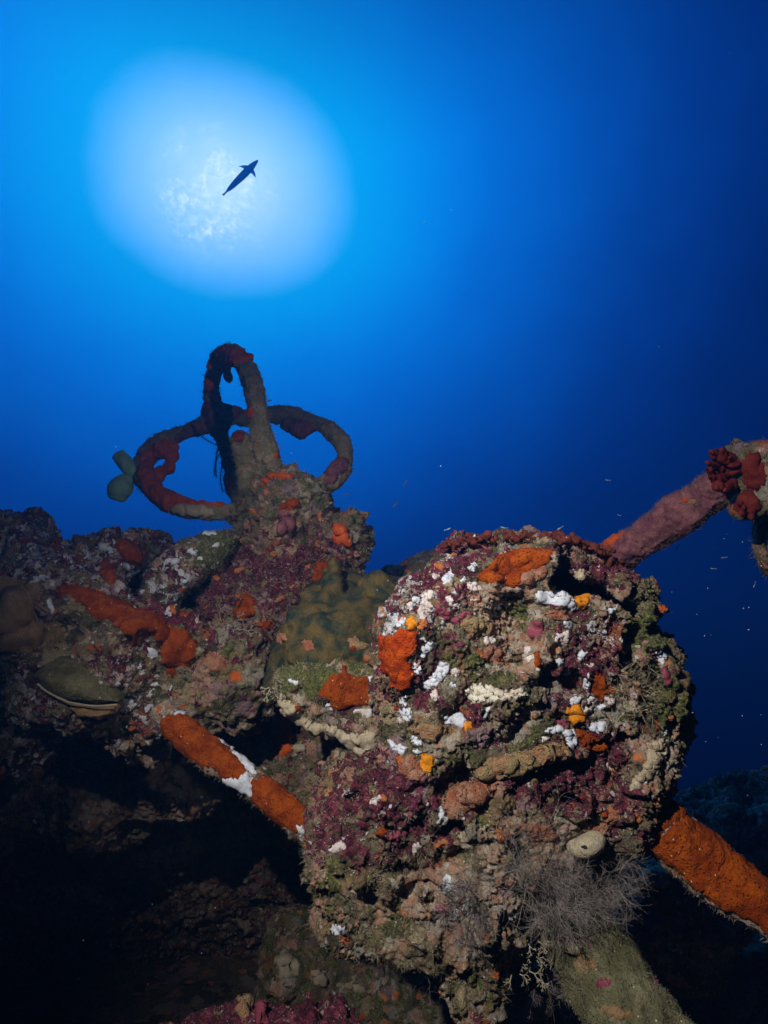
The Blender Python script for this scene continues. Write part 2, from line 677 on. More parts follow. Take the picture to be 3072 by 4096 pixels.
    for k, (sc_, thr, off) in enumerate(((62, 0.55, (7, 3, 3)),)):
        vw = t.vor(t.vmath('ADD', c, off), sc_)
        ws = t.n('ShaderNodeSeparateColor')
        t.link(vw.outputs['Color'], ws.inputs[0])
        pres = t.step(t.math('ADD', t.math('MULTIPLY', ws.outputs[0], 0.75), t.math('MULTIPLY', za, 0.5)), 0.86, 0.87)
        wm = t.math('MULTIPLY', pres, t.step(t.math('ADD', vw.outputs['Distance'], t.math('MULTIPLY', t.noise(c, 150, 2), 0.3)), 0.42, 0.47, 1, 0))
        wm = t.math('MULTIPLY', wm, white)
        pores = t.step(t.vor(c, 430).outputs['Distance'], 0.20, 0.34)
        wc = t.mix(ws.outputs[1], (0.46, 0.36, 0.34), (0.72, 0.74, 0.78))
        base = t.mix(wm, base, t.mix(t.math('MULTIPLY_ADD', pores, 0.75, 0.25), (0.20, 0.10, 0.09), wc))
        hgt_w = wm if hgt_w is None else t.math('MAXIMUM', hgt_w, wm)
    # sediment specks
    sp = t.vor(c, 300)
    ss = t.n('ShaderNodeSeparateColor')
    t.link(sp.outputs['Color'], ss.inputs[0])
    spm = t.math('MULTIPLY', t.step(ss.outputs[0], 0.90, 0.92), t.step(sp.outputs['Distance'], 0.2, 0.3, 1, 0))
    base = t.mix(spm, base, (0.6, 0.58, 0.52))
    if tint is not None:
        base = t.mix(tint[1], base, tint[0])
    if dark != 1.0:
        base = t.mix(1.0, base, (dark, dark, dark), 'MULTIPLY')
    h = t.math('ADD', t.math('MULTIPLY', f1, 1.0), t.math('MULTIPLY', f2, 0.5))
    h = t.math('ADD', h, t.math('MULTIPLY', mid, 1.2))
    h = t.math('ADD', h, t.math('MULTIPLY', hgt_w, 0.45))
    finish(t, base, t.bump(h, 0.006, 1.0), 0.8, 0.2)
    return m


def sponge_mat(name, c1, c2, pore=220, pore_amt=0.5, grain=90, bump=0.002, speck=0.5, speckc=(0.6, 0.5, 0.4), pc=None, rough=0.7, vein=0.0):
    """smooth encrusting tissue with ostia, folds and settled specks"""
    m, t = new_mat(name)
    co = t.n('ShaderNodeTexCoord').outputs['Object']
    n1 = t.noise(co, grain * 0.3, 4, 0.6)
    n2 = t.noise(co, grain * 3.2, 3, 0.65)
    colr = t.mix(t.step(n1, 0.32, 0.68), c1, c2)
    colr = t.mix(t.math('MULTIPLY', t.step(n2, 0.35, 0.7, 1, 0), 0.45), colr, [x * 0.55 for x in c1])
    vo = t.vor(co, pore)
    pm = t.step(vo.outputs['Distance'], 0.12, 0.30, 1, 0)
    if pore_amt:
        colr = t.mix(t.math('MULTIPLY', pm, pore_amt), colr, pc or [x * 0.25 for x in c1])
    if vein:
        ve = t.vor(t.vmath('ADD', co, t.scale(t.noise(co, 60, 2, col=True), 0.02)), 38, 'DISTANCE_TO_EDGE')
        colr = t.mix(t.step(ve.outputs['Distance'], 0.0, 0.06, vein, 0), colr, [x * 0.4 for x in c1])
    if speck:
        vs = t.vor(t.vmath('ADD', t.vmath('MULTIPLY', co, (1, 1, 0.6)), (4, 4, 4)), 130)
        ss = t.n('ShaderNodeSeparateColor')
        t.link(vs.outputs['Color'], ss.inputs[0])
        sm = t.math('MULTIPLY', t.step(ss.outputs[0], 1 - 0.3 * speck, 1 - 0.3 * speck + 0.01), t.step(vs.outputs['Distance'], 0.07, 0.16, 1, 0))
        colr = t.mix(sm, colr, speckc)
    h = t.math('ADD', t.math('MULTIPLY', n1, 2.0), t.math('MULTIPLY', n2, 0.6))
    h = t.math('SUBTRACT', h, t.math('MULTIPLY', pm, 0.35 * pore_amt))
    finish(t, colr, t.bump(h, bump, 1.0), rough, 0.12)
    return m


M = {}
M['crust'] = crust_mat('reef_crust', 0.0)
M['crust_far'] = crust_mat('reef_crust_coarse', 3.0, s=0.8)  # same crust colours with another seed and a larger pattern
M['crust_wheel'] = crust_mat('wheel_crust', 5.0, white=0.25, tint=((0.40, 0.34, 0.19), 0.5))
M['crust_base'] = crust_mat('wheel_base_crust', 6.0, white=0.4)
M['orange'] = sponge_mat('orange_sponge', (0.20, 0.029, 0.001), (0.37, 0.074, 0.002), 170, 0.75, grain=130, speck=0.9, bump=0.007)
M['red_orange'] = sponge_mat('red_orange_sponge', (0.34, 0.034, 0.001), (0.50, 0.080, 0.002), 170, 0.5, grain=120, vein=0.6, speck=0.9, bump=0.007)
M['yellow'] = sponge_mat('yellow_sponge', (0.50, 0.17, 0.006), (0.60, 0.23, 0.012), 240, 0.4, speck=0.3)
M['rust'] = sponge_mat('rust_red_sponge', (0.40, 0.060, 0.010), (0.52, 0.10, 0.014), 160, 0.4, bump=0.004)
M['white'] = sponge_mat('white_bryozoan', (0.44, 0.47, 0.52), (0.56, 0.60, 0.66), 330, 0.35, speck=0.0, pc=(0.34, 0.30, 0.32), bump=0.0015)
M['lace'] = sponge_mat('lacy_bryozoan', (0.46, 0.39, 0.37), (0.55, 0.51, 0.49), 300, 0.8, speck=0.0, pc=(0.16, 0.09, 0.08), bump=0.0015)
M['salmon'] = sponge_mat('salmon_sponge', (0.40, 0.13, 0.07), (0.52, 0.31, 0.20), 260, 0.6, grain=170, speck=0.8, bump=0.011)
M['olive_film'] = sponge_mat('tan_olive_sponge', (0.42, 0.22, 0.12), (0.30, 0.28, 0.13), 260, 0.5, grain=150, speck=0.8, bump=0.010)
M['tan'] = sponge_mat('tan_sponge', (0.32, 0.26, 0.17), (0.42, 0.36, 0.26), 300, 0.25, speck=0.5, bump=0.004)
M['pale'] = sponge_mat('pale_sponge', (0.32, 0.27, 0.18), (0.44, 0.39, 0.29), 260, 0.2, speck=0.3, bump=0.003)
M['mint'] = sponge_mat('pale_mint_sponge', (0.50, 0.40, 0.32), (0.60, 0.64, 0.52), 300, 0.15, speck=0.3, bump=0.003)
M['pink'] = sponge_mat('pink_crust', (0.15, 0.050, 0.065), (0.30, 0.125, 0.13), 300, 0.4, grain=120, speck=0.5, bump=0.005, vein=0.35)
M['rose'] = sponge_mat('rose_coralline', (0.15, 0.028, 0.045), (0.24, 0.065, 0.09), 200, 0.3, speck=0.3, bump=0.003)
M['brown_web'] = sponge_mat('brown_web_sponge', (0.20, 0.12, 0.055), (0.28, 0.19, 0.10), 160, 0.35, speck=0.2, bump=0.004)
M['knob'] = sponge_mat('dark_red_knobs', (0.055, 0.012, 0.008), (0.13, 0.030, 0.015), 200, 0.4, speck=0.2, bump=0.004)
M['petal'] = sponge_mat('dark_red_sponge_lobes', (0.10, 0.011, 0.007), (0.15, 0.020, 0.010), 220, 0.2, speck=0.1, bump=0.003)
M['coral'] = sponge_mat('olive_brown_coral', (0.010, 0.024, 0.019), (0.105, 0.070, 0.018), 380, 0.25, grain=95, speck=0.1, bump=0.003)
M['finger'] = sponge_mat('pale_green_sponge', (0.18, 0.36, 0.28), (0.30, 0.48, 0.38), 260, 0.4, speck=0.1)
M['shell'] = sponge_mat('oyster_shell', (0.06, 0.055, 0.024), (0.17, 0.155, 0.08), 120, 0.2, grain=60, speck=0.5, bump=0.004)
M['whip'] = sponge_mat('black_whip', (0.006, 0.006, 0.008), (0.014, 0.013, 0.016), 300, 0.3, speck=0.2, rough=0.4)
M['algae'] = sponge_mat('green_turf_skin', (0.085, 0.085, 0.040), (0.19, 0.18, 0.105), 200, 0.5, speck=0.9, bump=0.007)


def plain_mat(name, c1, c2, s=60, rough=0.8, trans=False):
    m, t = new_mat(name)
    co = t.n('ShaderNodeTexCoord').outputs['Object']
    finish(t, t.mix(t.step(t.noise(co, s, 3), 0.35, 0.65), c1, c2), None, rough, 0.25)
    return m


M['turf'] = plain_mat('turf_filaments', (0.10, 0.08, 0.04), (0.44, 0.38, 0.26), 40)
M['turf_dark'] = plain_mat('dark_turf_filaments', (0.04, 0.045, 0.03), (0.18, 0.15, 0.10), 40)
M['antipath'] = plain_mat('black_coral_branches', (0.17, 0.145, 0.13), (0.27, 0.24, 0.22), 20)
M['antipath_stem'] = plain_mat('black_coral_stem', (0.012, 0.011, 0.012), (0.03, 0.026, 0.026), 20)
M['feather'] = plain_mat('feather_star_arms', (0.008, 0.007, 0.010), (0.022, 0.016, 0.022), 50)
M['staghorn'] = plain_mat('hydroid_branches', (0.18, 0.155, 0.11), (0.32, 0.28, 0.20), 60)
M['fish_dark'] = plain_mat('fish_skin_dark', (0.03, 0.05, 0.08), (0.06, 0.09, 0.13), 30, 0.5)
m_, t_ = new_mat('fish_skin_translucent')
a_ = t_.n('ShaderNodeBsdfDiffuse')
a_.inputs[0].default_value = (0.10, 0.22, 0.38, 1)
b_ = t_.n('ShaderNodeBsdfTranslucent')
b_.inputs[0].default_value = (0.35, 0.85, 0.98, 1)
x_ = t_.n('ShaderNodeMixShader')
x_.inputs[0].default_value = 0.92
t_.link(a_.outputs[0], x_.inputs[1])
t_.link(b_.outputs[0], x_.inputs[2])
t_.link(x_.outputs[0], t_.n('ShaderNodeOutputMaterial').inputs[0])
M['fish_thin'] = m_
M['fish_pale'] = plain_mat('fish_skin_pale', (0.10, 0.20, 0.22), (0.28, 0.42, 0.42), 30, 0.4)
M['snow'] = plain_mat('drifting_particles', (0.16, 0.20, 0.24), (0.36, 0.42, 0.46), 3)
M['opening_shade'] = plain_mat('painted_opening_shade', (0.006, 0.004, 0.003), (0.012, 0.009, 0.006), 60)  # near-black colour painting the shade inside the tube sponge's opening
M['seabed'] = crust_mat('seabed_rubble', 8.0, s=0.6, white=0.6)


# ------------------------------------------------------------------ growth laid on hosts
def ray_px(host, xs, ys):
    D = np.stack([(xs - CX) / F, (CY - ys) / F, np.ones_like(xs)], 1) @ M3
    D /= np.linalg.norm(D, axis=1)[:, None]
    o = Vector(C0)
    n = len(xs)
    H = np.full((n, 3), np.nan)
    Nn = np.zeros((n, 3))
    rc = host.bvh.ray_cast
    for i in range(n):
        p, nr, _, _ = rc(o, D[i])
        if p is not None:
            H[i] = p
            Nn[i] = nr
    return H, Nn, D


def patch(name, poly, host, mat, parent, thick=0.004, edge=None, wob=8, step=5.0, lump=0.0, lump_s=60, seed=None, smooth_n=3, ridge=None, label=None):
    """encrusting growth: follows the host surface inside the outline, domed, with an edge that dips into it"""
    poly = np.array(poly, float)
    seed = int(poly.sum()) % 997 if seed is None else seed
    x0, y0 = poly.min(0) - 14
    x1, y1 = poly.max(0) + 14
    nx, ny = int((x1 - x0) / step) + 2, int((y1 - y0) / step) + 2
    gx, gy = np.meshgrid(x0 + np.arange(nx) * step, y0 + np.arange(ny) * step, indexing='ij')
    q = np.stack([gx.ravel() / 24, gy.ravel() / 24, np.full(gx.size, seed * 1.37)], 1)
    sd = poly_sd(gx, gy, poly) + (wob * fbm(q, 4, seed, 0.7) * 1.15).reshape(gx.shape)
    keep = sd < step * 1.6
    ii = np.argwhere(keep)
    if len(ii) < 6:
        return None
    H, Nn, D = ray_px(host, gx[keep], gy[keep])
    ok = ~np.isnan(H[:, 0])
    ids = np.full(gx.shape, -1)
    sel = ii[ok]
    ids[sel[:, 0], sel[:, 1]] = np.arange(len(sel))
    H, Nn, D = H[ok], Nn[ok], D[ok]
    if len(H) < 6:
        return None
    fl = (Nn * D).sum(1) > 0
    Nn[fl] *= -1
    a, b, c, d = ids[:-1, :-1], ids[1:, :-1], ids[1:, 1:], ids[:-1, 1:]
    Q = np.stack([a.ravel(), b.ravel(), c.ravel(), d.ravel()], 1)
    Q = Q[(Q >= 0).all(1)]
    if len(Q) < 3:
        return None
    dep = np.linalg.norm(H - C0, axis=1)
    dq = dep[Q]
    Q = Q[(dq.max(1) - dq.min(1)) < 0.045 + 0.01 * dq.mean(1)]
    if len(Q) < 3:
        return None
    lab = np.arange(len(H))          # keep the largest connected piece
    while True:
        m = lab[Q].min(1)
        new = lab.copy()
        for k in range(4):
            np.minimum.at(new, Q[:, k], m)
        if (new == lab).all():
            break
        lab = new
    ql = lab[Q[:, 0]]
    Q = Q[ql == np.bincount(ql).argmax()]
    # smooth normals and take the micro relief out
    for _ in range(smooth_n):
        A = Nn.copy()
        B = H.copy()
        cn = np.ones(len(H))
        for k in range(4):
            j = Q[:, (k + 1) % 4]
            i0 = Q[:, k]
            for x in range(3):
                A[:, x] += np.bincount(i0, Nn[j, x], len(H)) + np.bincount(j, Nn[i0, x], len(H))
                B[:, x] += np.bincount(i0, H[j, x], len(H)) + np.bincount(j, H[i0, x], len(H))
            cn += np.bincount(i0, minlength=len(H)) + np.bincount(j, minlength=len(H))
        Nn = A / np.maximum(np.linalg.norm(A, axis=1), 1e-9)[:, None]
        H = B / cn[:, None]
    s = -sd[keep][ok]
    edge = edge or max(10.0, thick * F / dep.mean() * 1.2)
    t = np.clip(s / edge, -0.4, 1)
    hgt = thick * np.where(t > 0, np.sqrt(np.maximum(1 - (1 - t) ** 2, 0)), 0) + np.where(t < 0, t * 0.012, 0)
    ins = np.clip(t, 0, 1)
    if lump:
        hgt += ins * lump * (1.1 * fbm(H * lump_s, 2, seed) + 0.35)
    if ridge is not None:
        hgt += ins * ridge(gx[keep][ok], gy[keep][ok])
    hgt += ins * 0.0012 * fbm(H * 160, 2, seed)
    W = H + Nn * (hgt + 0.0015 * (ins > 0))[:, None]
    used = np.unique(Q)
    mp = np.full(len(W), -1)
    mp[used] = np.arange(len(used))
    W, Q = W[used], mp[Q]
    n = np.cross(W[Q[:, 1]] - W[Q[:, 0]], W[Q[:, 2]] - W[Q[:, 0]])
    if (n * D[used][Q[:, 0]]).sum() > 0:
        Q = Q[:, ::-1]
    o = add(name, W, Q, M[mat] if isinstance(mat, str) else mat, parent)
    if label:
        o['label'] = label
    return o


def depth_at(host, px, py):
    H, _, _ = ray_px(host, np.array([float(px)]), np.array([float(py)]))
    return float((H[0] - C0) @ FWD)


def film(name, poly, host, mat, parent, thick=0.003, wob=8, seed=None, relax=2, label=None, edge=None, lump=0.0, pieces=3, lmax=0.006, grow=5.0):
    """thin crust: a skin grown on the host's own faces inside the outline, ragged at the rim"""
    poly = np.array(poly, float)
    seed = int(poly.sum()) % 997 if seed is None else seed
    if not hasattr(host, 'x'):
        host.x, host.y = topx(host.W)
        v = host.W - C0
        host.dep = np.linalg.norm(v, axis=1)
        host.face = ((v / host.dep[:, None]) * host.N).sum(1) < 0.5
    x0, y0 = poly.min(0) - 40
    x1, y1 = poly.max(0) + 40
    near = np.nonzero((host.x > x0) & (host.x < x1) & (host.y > y0) & (host.y < y1) & host.face)[0]
    if len(near) < 8:
        return None
    q = host.W[near]
    sd = poly_sd(host.x[near], host.y[near], poly) - grow + wob * (0.9 * fbm(q * 90, 3, seed, 0.75) + 0.7 * fbm(q * 30, 2, seed + 3))
    S = np.full(len(host.W), 1e9)
    S[near] = sd
    Q = host.Q[(S[host.Q] < 0).all(1)]
    if len(Q) < 4:
        return None
    # nearest sheet only; every connected piece of some size is a growth of its own
    md = np.quantile(host.dep[Q], 0.3)
    Q = Q[(np.abs(host.dep[Q] - md) < 0.10 + 0.12 * md).all(1)]
    used, Ql = np.unique(Q, return_inverse=True)
    Ql = Ql.reshape(-1, 4)
    lab = np.arange(len(used))
    while len(Ql):
        m = lab[Ql].min(1)
        new = lab.copy()
        for k in range(4):
            np.minimum.at(new, Ql[:, k], m)
        new = new[new]
        if (new == lab).all():
            break
        lab = new
    if len(Ql) < 4:
        return None
    ql = lab[Ql[:, 0]]
    cnt = np.bincount(ql)
    first = None
    for c in np.argsort(-cnt)[:pieces]:
        if cnt[c] < max(5, 0.06 * len(Q)):
            break
        o = _skin(name, host, Q[ql == c], S, mat, parent, thick, seed, relax, edge, lump, lmax)
        first = first or o
    if label and first:
        first['label'] = label
    return first


def _skin(name, host, Q, S, mat, parent, thick, seed, relax, edge, lump, lmax):
    used, Ql = np.unique(Q, return_inverse=True)
    Ql = Ql.reshape(-1, 4)
    W, N, s = host.W[used], host.N[used], -S[used]
    e = np.concatenate([np.sort(Ql[:, [k, (k + 1) % 4]], 1) for k in range(4)])
    u, inv, cnt = np.unique(e[:, 0].astype(np.int64) * len(W) + e[:, 1], return_inverse=True, return_counts=True)
    rim = np.zeros(len(W), bool)
    b = u[cnt == 1]
    rim[b // len(W)] = True
    rim[b % len(W)] = True
    B = W
    for _ in range(relax):
        A = np.zeros_like(B)
        c = np.zeros(len(B))
        for k in range(4):
            for j in (Ql[:, (k + 1) % 4], Ql[:, k - 1]):
                for a in range(3):
                    A[:, a] += np.bincount(Ql[:, k], B[j, a], len(B))
                c += np.bincount(Ql[:, k], minlength=len(B))
        B = np.where(rim[:, None], B, 0.4 * B + 0.6 * A / np.maximum(c, 1)[:, None])
    for _ in range(relax if relax > 4 else 0):
        A = N.copy()
        for k in range(4):
            for j in (Ql[:, (k + 1) % 4], Ql[:, k - 1]):
                for a in range(3):
                    A[:, a] += np.bincount(Ql[:, k], N[j, a], len(N))
        N = A / np.maximum(np.linalg.norm(A, axis=1), 1e-9)[:, None]
    # never below the host skin
    lift = np.clip(((W - B) * N).sum(1), 0, lmax)
    if relax > 4:      # a thick sheet bridges the small bumps beneath it
        for it in range(relax):
            g = lift.copy()
            if it < 3:
                for k in range(4):
                    np.maximum.at(g, Ql[:, k], lift[Ql[:, (k + 1) % 4]])
                    np.maximum.at(g, Ql[:, k], lift[Ql[:, k - 1]])
                lift = g
            else:
                c = np.ones(len(g))
                for k in range(4):
                    for j in (Ql[:, (k + 1) % 4], Ql[:, k - 1]):
                        g += np.bincount(Ql[:, k], lift[j], len(g))
                        c += np.bincount(Ql[:, k], minlength=len(g))
                lift = g / c
    ed = edge or 26.0
    t = np.clip(s / ed, 0, 1)
    h = 0.0008 + thick * np.sqrt(np.maximum(1 - (1 - t) ** 2, 0)) + np.minimum(lift, lmax) * np.minimum(t * 2, 1)
    if lump:
        h = h + t * lump * (fbm(W * 40, 2, seed) + 0.3)
    h = np.where(rim, -0.0012, h)
    return add(name, B + N * h[:, None], Ql, M[mat], parent)


def disc_poly(px, py, rx, ry=None, rot=0, seed=0, n=14, jag=0.25):
    ry = ry or rx
    r = random.Random(seed * 7 + int(px) * 3 + int(py))
    out = []
    for k in range(n):
        a = 2 * math.pi * k / n
        q = 1 + jag * (r.random() - 0.5) * 2
        x, y = rx * q * math.cos(a), ry * q * math.sin(a)
        out.append((px + x * math.cos(rot) - y * math.sin(rot), py + x * math.sin(rot) + y * math.cos(rot)))
    return out


def turf(name, hosts, count, mat, parent, length=(0.005, 0.016), width=0.0005, seed=1, clump=0.0, keep=None, front=True, segs=2):
    """thin filaments standing on the surface, one object of kind stuff"""
    r = np.random.default_rng(seed)
    Ws, Ns = [], []
    for h in hosts:
        Ws.append(h.W)
        Ns.append(h.N)
    W, N = np.concatenate(Ws), np.concatenate(Ns)
    view = W - C0
    view /= np.linalg.norm(view, axis=1)[:, None]
    ok = np.ones(len(W), bool)
    if front:
        ok &= (view * N).sum(1) < 0.35
    if clump:
        ok &= fbm(W * 22, 2, seed) > clump
    if keep is not None:
        x, y = topx(W)
        ok &= keep(x, y)
    pool = np.nonzero(ok)[0]
    if not len(pool):
        return None
    i = r.choice(pool, count)
    B, n = W[i], N[i]
    d = n + r.normal(0, 0.45, (count, 3))
    d /= np.linalg.norm(d, axis=1)[:, None]
    bend = r.normal(0, 0.5, (count, 3))
    L = r.uniform(length[0], length[1], count)[:, None] * (0.5 + r.random(count)[:, None])
    a = np.cross(d, r.normal(0, 1, (count, 3)))
    a /= np.linalg.norm(a, axis=1)[:, None]
    b = np.cross(d, a)
    V = []
    for k in range(segs + 1):
        f = k / segs
        c = B - n * 0.002 + d * L * f + bend * L * 0.35 * f * f
        wv = width * (1 - 0.75 * f)
        for m in range(3):
            th = 2 * math.pi * m / 3
            V.append(c + (a * math.cos(th) + b * math.sin(th)) * wv)
    V = np.stack(V, 1)             # count, (segs+1)*3, 3
    q = []
    for k in range(segs):
        for m in range(3):
            q.append((k * 3 + m, k * 3 + (m + 1) % 3, (k + 1) * 3 + (m + 1) % 3, (k + 1) * 3 + m))
    q = np.array(q)
    nv = (segs + 1) * 3
    Q = (q[None] + (np.arange(count) * nv)[:, None, None]).reshape(-1, 4)
    o = add(name, V.reshape(-1, 3), Q, M[mat], parent)
    o['kind'] = 'stuff'
    return o


def spline(pts, n):
    """Catmull-Rom through the control rows"""
    p = np.array(pts, float)
    p = np.vstack([2 * p[0] - p[1], p, 2 * p[-1] - p[-2]])
    m = len(p) - 3
    u = np.linspace(0, m, n)
    i = np.minimum(u.astype(int), m - 1)
    t = (u - i)[:, None]
    a, b, c, d = p[i], p[i + 1], p[i + 2], p[i + 3]
    return 0.5 * (2 * b + (c - a) * t + (2 * a - 5 * b + 4 * c - d) * t ** 2 + (3 * b - a - 3 * c + d) * t ** 3)


def tube_mesh(C, R, seg, closed=False):
    """ring mesh along centres C with radii R, world space"""
    n = len(C)
    T = np.gradient(C, axis=0)
    T /= np.linalg.norm(T, axis=1)[:, None]
    a = np.cross(T[0], [0.3, 0.2, 0.9])
    a /= np.linalg.norm(a)
    A = np.zeros_like(C)
    for i in range(n):
        a = a - T[i] * (a @ T[i])
        a /= np.linalg.norm(a)
        A[i] = a
    B = np.cross(T, A)
    th = np.linspace(0, 2 * math.pi, seg, endpoint=False)
    V = C[:, None] + (A[:, None] * np.cos(th)[None, :, None] + B[:, None] * np.sin(th)[None, :, None]) * np.asarray(R)[:, None, None]
    i, j = np.meshgrid(np.arange(n - 1), np.arange(seg), indexing='ij')
    j2 = (j + 1) % seg
    Q = np.stack([i * seg + j, i * seg + j2, (i + 1) * seg + j2, (i + 1) * seg + j], -1).reshape(-1, 4)
    return V.reshape(-1, 3), Q


def pipe(name, pts, rpx, mat, parent, disp=None, sp=0.0035, caps=True, zones=None, base=(0.3, 0.3, 0.2, 0.2), sharp_end=True):
    """a pipe given by (px, py, depth) points and radii in pixels at those depths, skinned with uneven growth"""
    pw = np.array([P(*p) for p in pts])
    rr = np.array([r * p[2] / F for r, p in zip(rpx if isinstance(rpx, (list, tuple)) else [rpx] * len(pts), pts)])
    L = np.linalg.norm(np.diff(pw, axis=0), axis=1).sum()
    n = max(8, int(L / sp))
    S = spline(np.column_stack([pw, rr]), n)
    C, R = S[:, :3], S[:, 3].copy()
    if caps:   # rounded ends
        e0, e1 = C[0] - C[1], C[-1] - C[-2]
        e0 /= np.linalg.norm(e0)
        e1 /= np.linalg.norm(e1)
        k = 8
        ph = np.linspace(0, math.pi / 2, k + 1)[1:]
        flat = 0.45
        C = np.vstack([(C[0] + e0 * R[0] * flat * np.sin(ph)[::-1, None]), C, (C[-1] + e1 * R[-1] * flat * np.sin(ph)[:, None])])
        R = np.concatenate([R[0] * np.maximum(np.cos(ph)[::-1], 0.01), R, R[-1] * np.maximum(np.cos(ph), 0.01)])
    seg = int(max(16, min(120, 2 * math.pi * rr.mean() / sp)))
    V, Q = tube_mesh(C, R, seg)
    N = vnormals(V, Q)
    cen = np.repeat(C, seg, axis=0)
    if ((V - cen) * N).sum() < 0:
        Q = Q[:, ::-1]
        N = -N
    if disp is not None:
        V = V + N * disp(V)[:, None]
        N = vnormals(V, Q)
    o = add(name, V, Q, M[mat] if isinstance(mat, str) else mat, parent)
    zone_attr(o, V, zones or [], base)
    return o, Host(V, Q, N)


def blobs(name, balls, mat, parent, k=0.012, h=0.004, disp=None, pad=0.02, zones=None, base=(0.3, 0.3, 0.2, 0.2)):
    """lobes grown together: list of (px, py, depth, radius_px[, sx, sy, sz])"""
    c = np.array([cf(*b[:3]) for b in balls])
    r = np.array([b[3] * b[2] / F * (max(b[4:]) if len(b) > 4 else 1) for b in balls])
    lo = (c - r[:, None]).min(0) - pad
    hi = (c + r[:, None]).max(0) + pad
    f = Field(lo[0], hi[0], lo[1], hi[1], lo[2], hi[2], h)
    for b in balls:
        f.add(f.ball(*b), k)
    W, Q, N = f.mesh(disp)
    o = add(name, W, Q, M[mat], parent)
    zone_attr(o, W, zones or [], base)
    return o, Host(W, Q, N)


def strands(name, paths, mat, parent, seg=4, stuff=False):
    """many thin tubes in one mesh: list of (points world, r0, r1)"""
    Vs, Qs, o = [], [], 0
    for pts, r0, r1 in paths:
        V, Q = tube_mesh(np.asarray(pts, float), np.linspace(r0, r1, len(pts)), seg)
        Vs.append(V)
        Qs.append(Q + o)
        o += len(V)
    return add(name, np.concatenate(Vs), np.concatenate(Qs), M[mat], parent)

# zone colours: (red coralline, green turf, pale film, white bryozoans)
ZR, ZG, ZB = (0.9, 0.15, 0.1, 0.35), (0.15, 0.95, 0.25, 0.2), (0.2, 0.25, 0.95, 0.25)
ZW, ZD, ZT = (0.65, 0.2, 0.25, 0.95), (0.45, 0.35, 0.0, 0.1), (0.15, 0.45, 0.45, 0.15)

# ------------------------------------------------------------------ seabed falling away behind the wreck
def ground():
    n = 150
    u = np.linspace(-1, 1, n)
    g = np.sign(u) * (np.abs(u) ** 3.2) * 260
    X, Y = np.meshgrid(g, g, indexing='ij')
    r = np.hypot(X, Y)
    Z = -1.25 - np.clip((Y - 4.2), 0, 40) * 0.6 - np.clip(np.abs(X) - 6, 0, 30) * 0.12
    q = np.stack([X.ravel(), Y.ravel(), np.zeros(X.size)], 1)
    Z = Z + (0.10 * fbm(q * 1.3, 3, 5) + 0.05 * billow(q * 4, 2, 6)).reshape(Z.shape) * np.clip(8 / (r + 1), 0, 1)
    V = np.stack([X, Y, Z], -1).reshape(-1, 3)
    i, j = np.meshgrid(np.arange(n - 1), np.arange(n - 1), indexing='ij')
    Q = np.stack([i * n + j, (i + 1) * n + j, (i + 1) * n + j + 1, i * n + j + 1], -1).reshape(-1, 4)
    o = add('seabed', V, Q, M['seabed'], None, origin=(0, 0, -1.25))
    zone_attr(o, V, [], (0.35, 0.3, 0.1, 0.15))
    tag(o, kind='structure')


ground()

# ------------------------------------------------------------------ the big round block of wreckage
BLOCK = [(1520, 2480), (1560, 2410), (1640, 2330), (1710, 2275), (1765, 2195), (1860, 2150), (2050, 2140), (2200, 2135), (2310, 2155), (2400, 2200),
         (2480, 2290), (2570, 2350), (2612, 2430), (2625, 2550), (2690, 2580), (2725, 2650), (2732, 2800), (2715, 2900), (2665, 3000), (2640, 3080),
         (2575, 3160), (2545, 3260), (2480, 3350), (2400, 3400), (2280, 3420), (2160, 3440), (2060, 3520), (2000, 3620), (1990, 3740), (1965, 3880),
         (1900, 4020), (1850, 4030), (1790, 3930), (1700, 3790), (1560, 3740), (1420, 3740), (1330, 3690), (1290, 3600), (1280, 3480), (1245, 3330),
         (1265, 3160), (1390, 3070), (1500, 3000), (1560, 2900), (1545, 2740), (1515, 2600)]
BLOCK = [(x - (34 if x > 2600 else 24 if x > 2450 and y > 2900 else 0), y) for x, y in BLOCK]
bt = thing('winch_block', 'large round foreground block crusted with maroon algae and white, orange and salmon sponges, black crack',
           'wreckage', P(2000, 2900, 1.08))
fd = Field.px(1180, 2820, 2050, 4096, 0.80, 1.26, 0.0034)
fd.D = (fd.slab(BLOCK, 1.03, 1.10, 0.17, 0.065, 0.0, 0.05) + 0.013).astype(np.float32)
for b in [(1740, 2700, 1.01, 250, 1, 1.1, .5), (2330, 2640, 1.00, 210, 1, 1, .5), (2080, 2420, 1.02, 220, 1, .8, .45), (2500, 2900, 1.02, 190, 1, 1.2, .6),
          (1500, 3380, 1.00, 240, 1, 1, .5), (1720, 3160, 0.98, 170, 1, .8, .5), (2000, 3180, 0.98, 240, 1.3, .6, .45), (2280, 3230, .99, 190, 1.1, .7, .5),
          (2020, 2800, 1.00, 170, 1.2, .6, .5), (1640, 3560, .98, 190, 1.1, .9, .5), (1880, 3560, .96, 170, 1, 1, .6), (1900, 3800, .97, 110, .9, 1.6, .8),
          (2360, 3330, 1.0, 110, 1.2, .7, .7), (2620, 2800, 1.06, 90, .9, 1.5, .8)]:
    fd.add(fd.ball(*b), 0.045)
